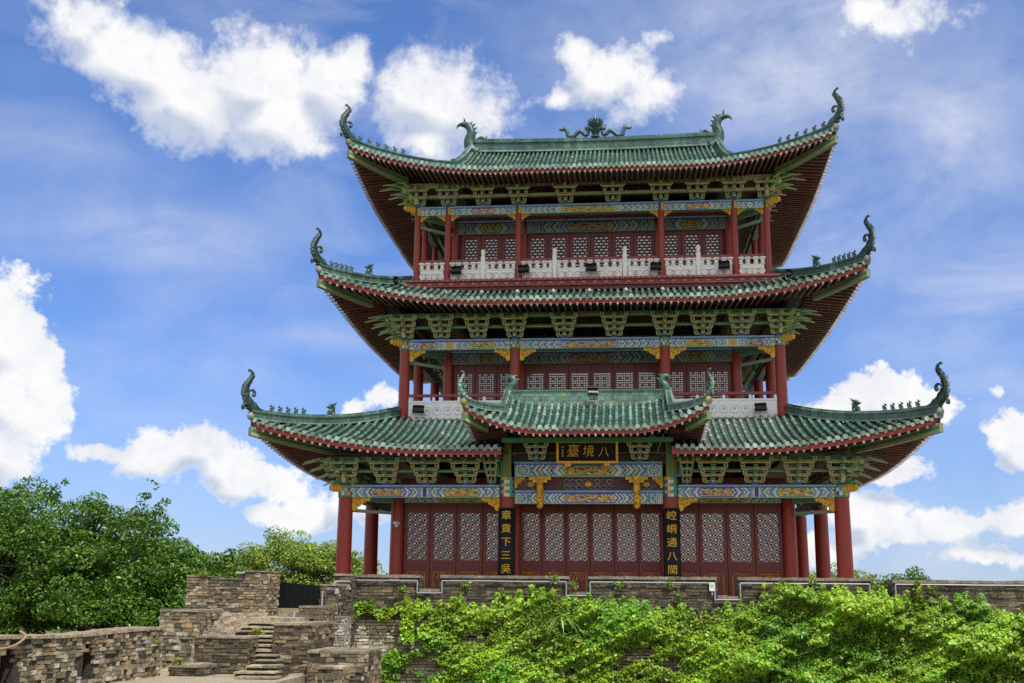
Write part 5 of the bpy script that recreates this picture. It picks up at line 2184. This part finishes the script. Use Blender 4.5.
# creeper over the rampart
xs_t = [-7.6, -7.2, -6.6, -5.9, -5.2, -4.6, -4.1, -3.5, -2.6, -1.6, -.5, .4, 1.4, 2.6, 3.6, 4.5, 5.2, 5.8, 6.6, 7.4, 8.2, 8.8, 9.6, 10.3, 11.0, 11.8, 12.6, 13.5, 16, 26]
zs_t = [-.05, -.05, -.2, -.1, -.15, -.2, .06, -.25, -.15, .05, .12, .02, -.1, -.28, -.30, -.2, -.0, .42, .55, .38, .32, .22, .08, .30, .05, .30, -.05, -.35, -.3, -.3]


def fbm(x, z, seed):
    v = np.zeros_like(x)
    for o_, (fr_, am) in enumerate(((.55, 1.0), (1.2, .6), (2.6, .42), (5.5, .26))):
        ph = np.random.default_rng(seed + o_).uniform(0, 6.28, 8)
        v += am * (np.sin(fr_ * (x * 1.1 + z * .6) * 2 + ph[0]) * np.cos(fr_ * (z * 1.3 - x * .5) * 2 + ph[1]) + .6 * np.sin(fr_ * (x * .7 - z * 1.5) * 2.7 + ph[2]))
    return v


def ivy(n, x0, x1):
    x = rng.uniform(x0, x1, n)
    z = rng.uniform(-3.1, .5, n)
    top = np.interp(x, xs_t, zs_t) + .14 * np.sin(x * 7.3) * np.sin(x * 3.1 + 1) + .10 * np.sin(x * 17)
    lump = fbm(x, z, 3)
    keep = z < top + .12 * lump
    # bare brick near the end pillar and some thin spots
    bare = ((np.abs(x + 6.35 + .25 * np.sin(z * 4)) < 1.2) & (z < -.66 + .15 * np.sin(x * 6)) & (z > -1.75 + .1 * np.sin(x * 9)))
    bare &= ~((np.abs(x + 5.75) < .22) & (z > -1.5))
    keep &= ~bare
    keep &= ~((lump < -1.05) & (x < 3) & (z < -1.0))
    keep &= ~((rng.random(n) < .6) & (z > top - .18))
    x, z, lump, top = x[keep], z[keep], lump[keep], top[keep]
    th = .22 + .20 * np.clip(lump + .8, 0, 3) + np.clip(-z - .3, 0, 3) * .20
    th += np.clip(x - 3.5, 0, 3) / 3 * .22 * np.clip(lump + .9, 0, 3)
    th *= np.clip((top - z + .12) / .45, .25, 1)
    th *= np.interp(x, [-5.6, -3.8], [.4, 1])
    t_ = rng.random(len(x)) ** .45
    y = YW - .08 - th * t_ + rng.normal(size=len(x)) * .04
    P = np.stack([x, y, z], axis=1)
    # normals follow the lumps
    e = .08
    gx = (fbm(x + e, z, 3) - lump) / e * .25
    gz = (fbm(x, z + e, 3) - lump) / e * .25
    Nn = np.stack([gx * -.6, -np.ones_like(x), -gz * .6 + .75], axis=1) + rng.normal(size=P.shape) * .5
    return P, Nn, lump


P, Nn, lump = ivy(165000, -7.75, 15.5)
cv = leaf_cols(len(P), (.21, .40, .022), (.31, .50, .03), (.48, .52, .07), .35, .05, .35)
hue = fbm(P[:, 0] * .6, P[:, 2] * .6, 11)[:, None]
cv = cv * np.where(hue > .6, np.array([1.16, 1.05, .9]), np.where(hue < -.7, np.array([.66, .82, .9]), 1.0))
dead = rng.random(len(P)) < .012
cv[dead] = np.array([.26, .15, .05])
cv *= (.85 + .25 * np.clip(lump, -1, 1))[:, None] * .9  # shade painted into the leaves: hollows darker, bulges lighter
o = leaf_mesh('creeper', P, Nn, rng.uniform(.055, .10, len(P)) * np.where(fbm(P[:, 0], P[:, 2], 21) > .9, 1.75, 1.2), cv, aspect=.8)
tag(o, 'bright green creeper covering the rampart below the merlons', 'creeper', kind='stuff')
# small tufts on the coping
for k, (x, z) in enumerate(((-6.0, .18), (-3.9, .35), (-1.0, .6), (-2.6, .12), (1.1, .42), (2.7, .45), (3.0, .10), (-.35, .40), (7.2, .55), (10.4, .5), (10.9, .35), (6.3, .5))):
    n = 60
    P = np.array([x, YW - .12, z]) + rng.normal(size=(n, 3)) * np.clip(1, 1, 1) * np.array([.07, .03, .07])
    o = leaf_mesh('weed_tuft', P, rng.normal(size=(n, 3)) + np.array([0, -.8, .6]), rng.uniform(.07, .13, n), leaf_cols(n, (.14, .25, .03), (.2, .32, .05), (.3, .34, .1)))
    places = ('beside the end pillar', 'under the first long merlon near the stairs', 'at the rim of the gap below the middle doors', 'low on the first long merlon', 'just past the middle gap', 'on the merlon under the name board',
              'low on the merlon beside the electric box', 'in the gap below the middle doors', 'on the bushy merlon past the porch', 'past the last rampart gap', 'hanging below the last long merlon', 'over the bushiest stretch of creeper')
    tag(o, 'small green weed tuft ' + places[k], 'weed', 'weeds rooted in the rampart')
for x, y, z, w_, lab in ((-11.6, -7.0, .60, .16, 'yellow-green moss tuft on top of the pale brick block by the stairs'), (-9.9, -12.9, -1.66, .12, 'small green weed tuft at the foot of the dark parapet block'),
                         (-7.75, -6.1, -.35, .14, 'thin green weed tuft clinging to the pier above the pale buttress'), (-8.9, -9.9, -1.0, .10, 'tiny weed tuft beside the wide upper steps'),
                         (-10.45, -13.4, -1.15, .12, 'small weed tuft near the end of the rough stone wall')):
    n = 150
    P = np.array([x, y - .06, z]) + rng.normal(size=(n, 3)) * np.array([.06, .03, .04])
    o = leaf_mesh('weed_tuft', P, rng.normal(size=(n, 3)) + np.array([0, -.8, .8]), rng.uniform(.05, .10, n), leaf_cols(n, (.20, .26, .03), (.28, .30, .05), (.34, .34, .1)))
    tag(o, lab, 'weed', 'weeds rooted in the stone walls')
# long-leaved plant among the creeper
pl = empty('strap_plant', (-.75, YW - .75, -.75))
tag(pl, 'strap-leaved plant with long drooping blades amid the creeper below the middle gap', 'plant')
mb = MB()
for k in range(16):
    a = R(-90 + random.uniform(-95, 95))
    l = random.uniform(.45, .95)
    e = Vector((math.cos(a), math.sin(a) * .6, 0))
    n_ = Vector((-e.y, e.x, 0))
    rows = []
    for i in range(7):
        q = i / 6
        p = e * (l * q) + Vector((0, 0, .55 * q - 1.15 * q * q * l))
        wd = .045 * math.sin(math.pi * min(.98, q * .85 + .12))
        rows.append([p - n_ * wd, p + n_ * wd])
    mb.grid(rows, jit((.20, .32, .07), .3))
mb.build('blades', M_LEAF, pl)
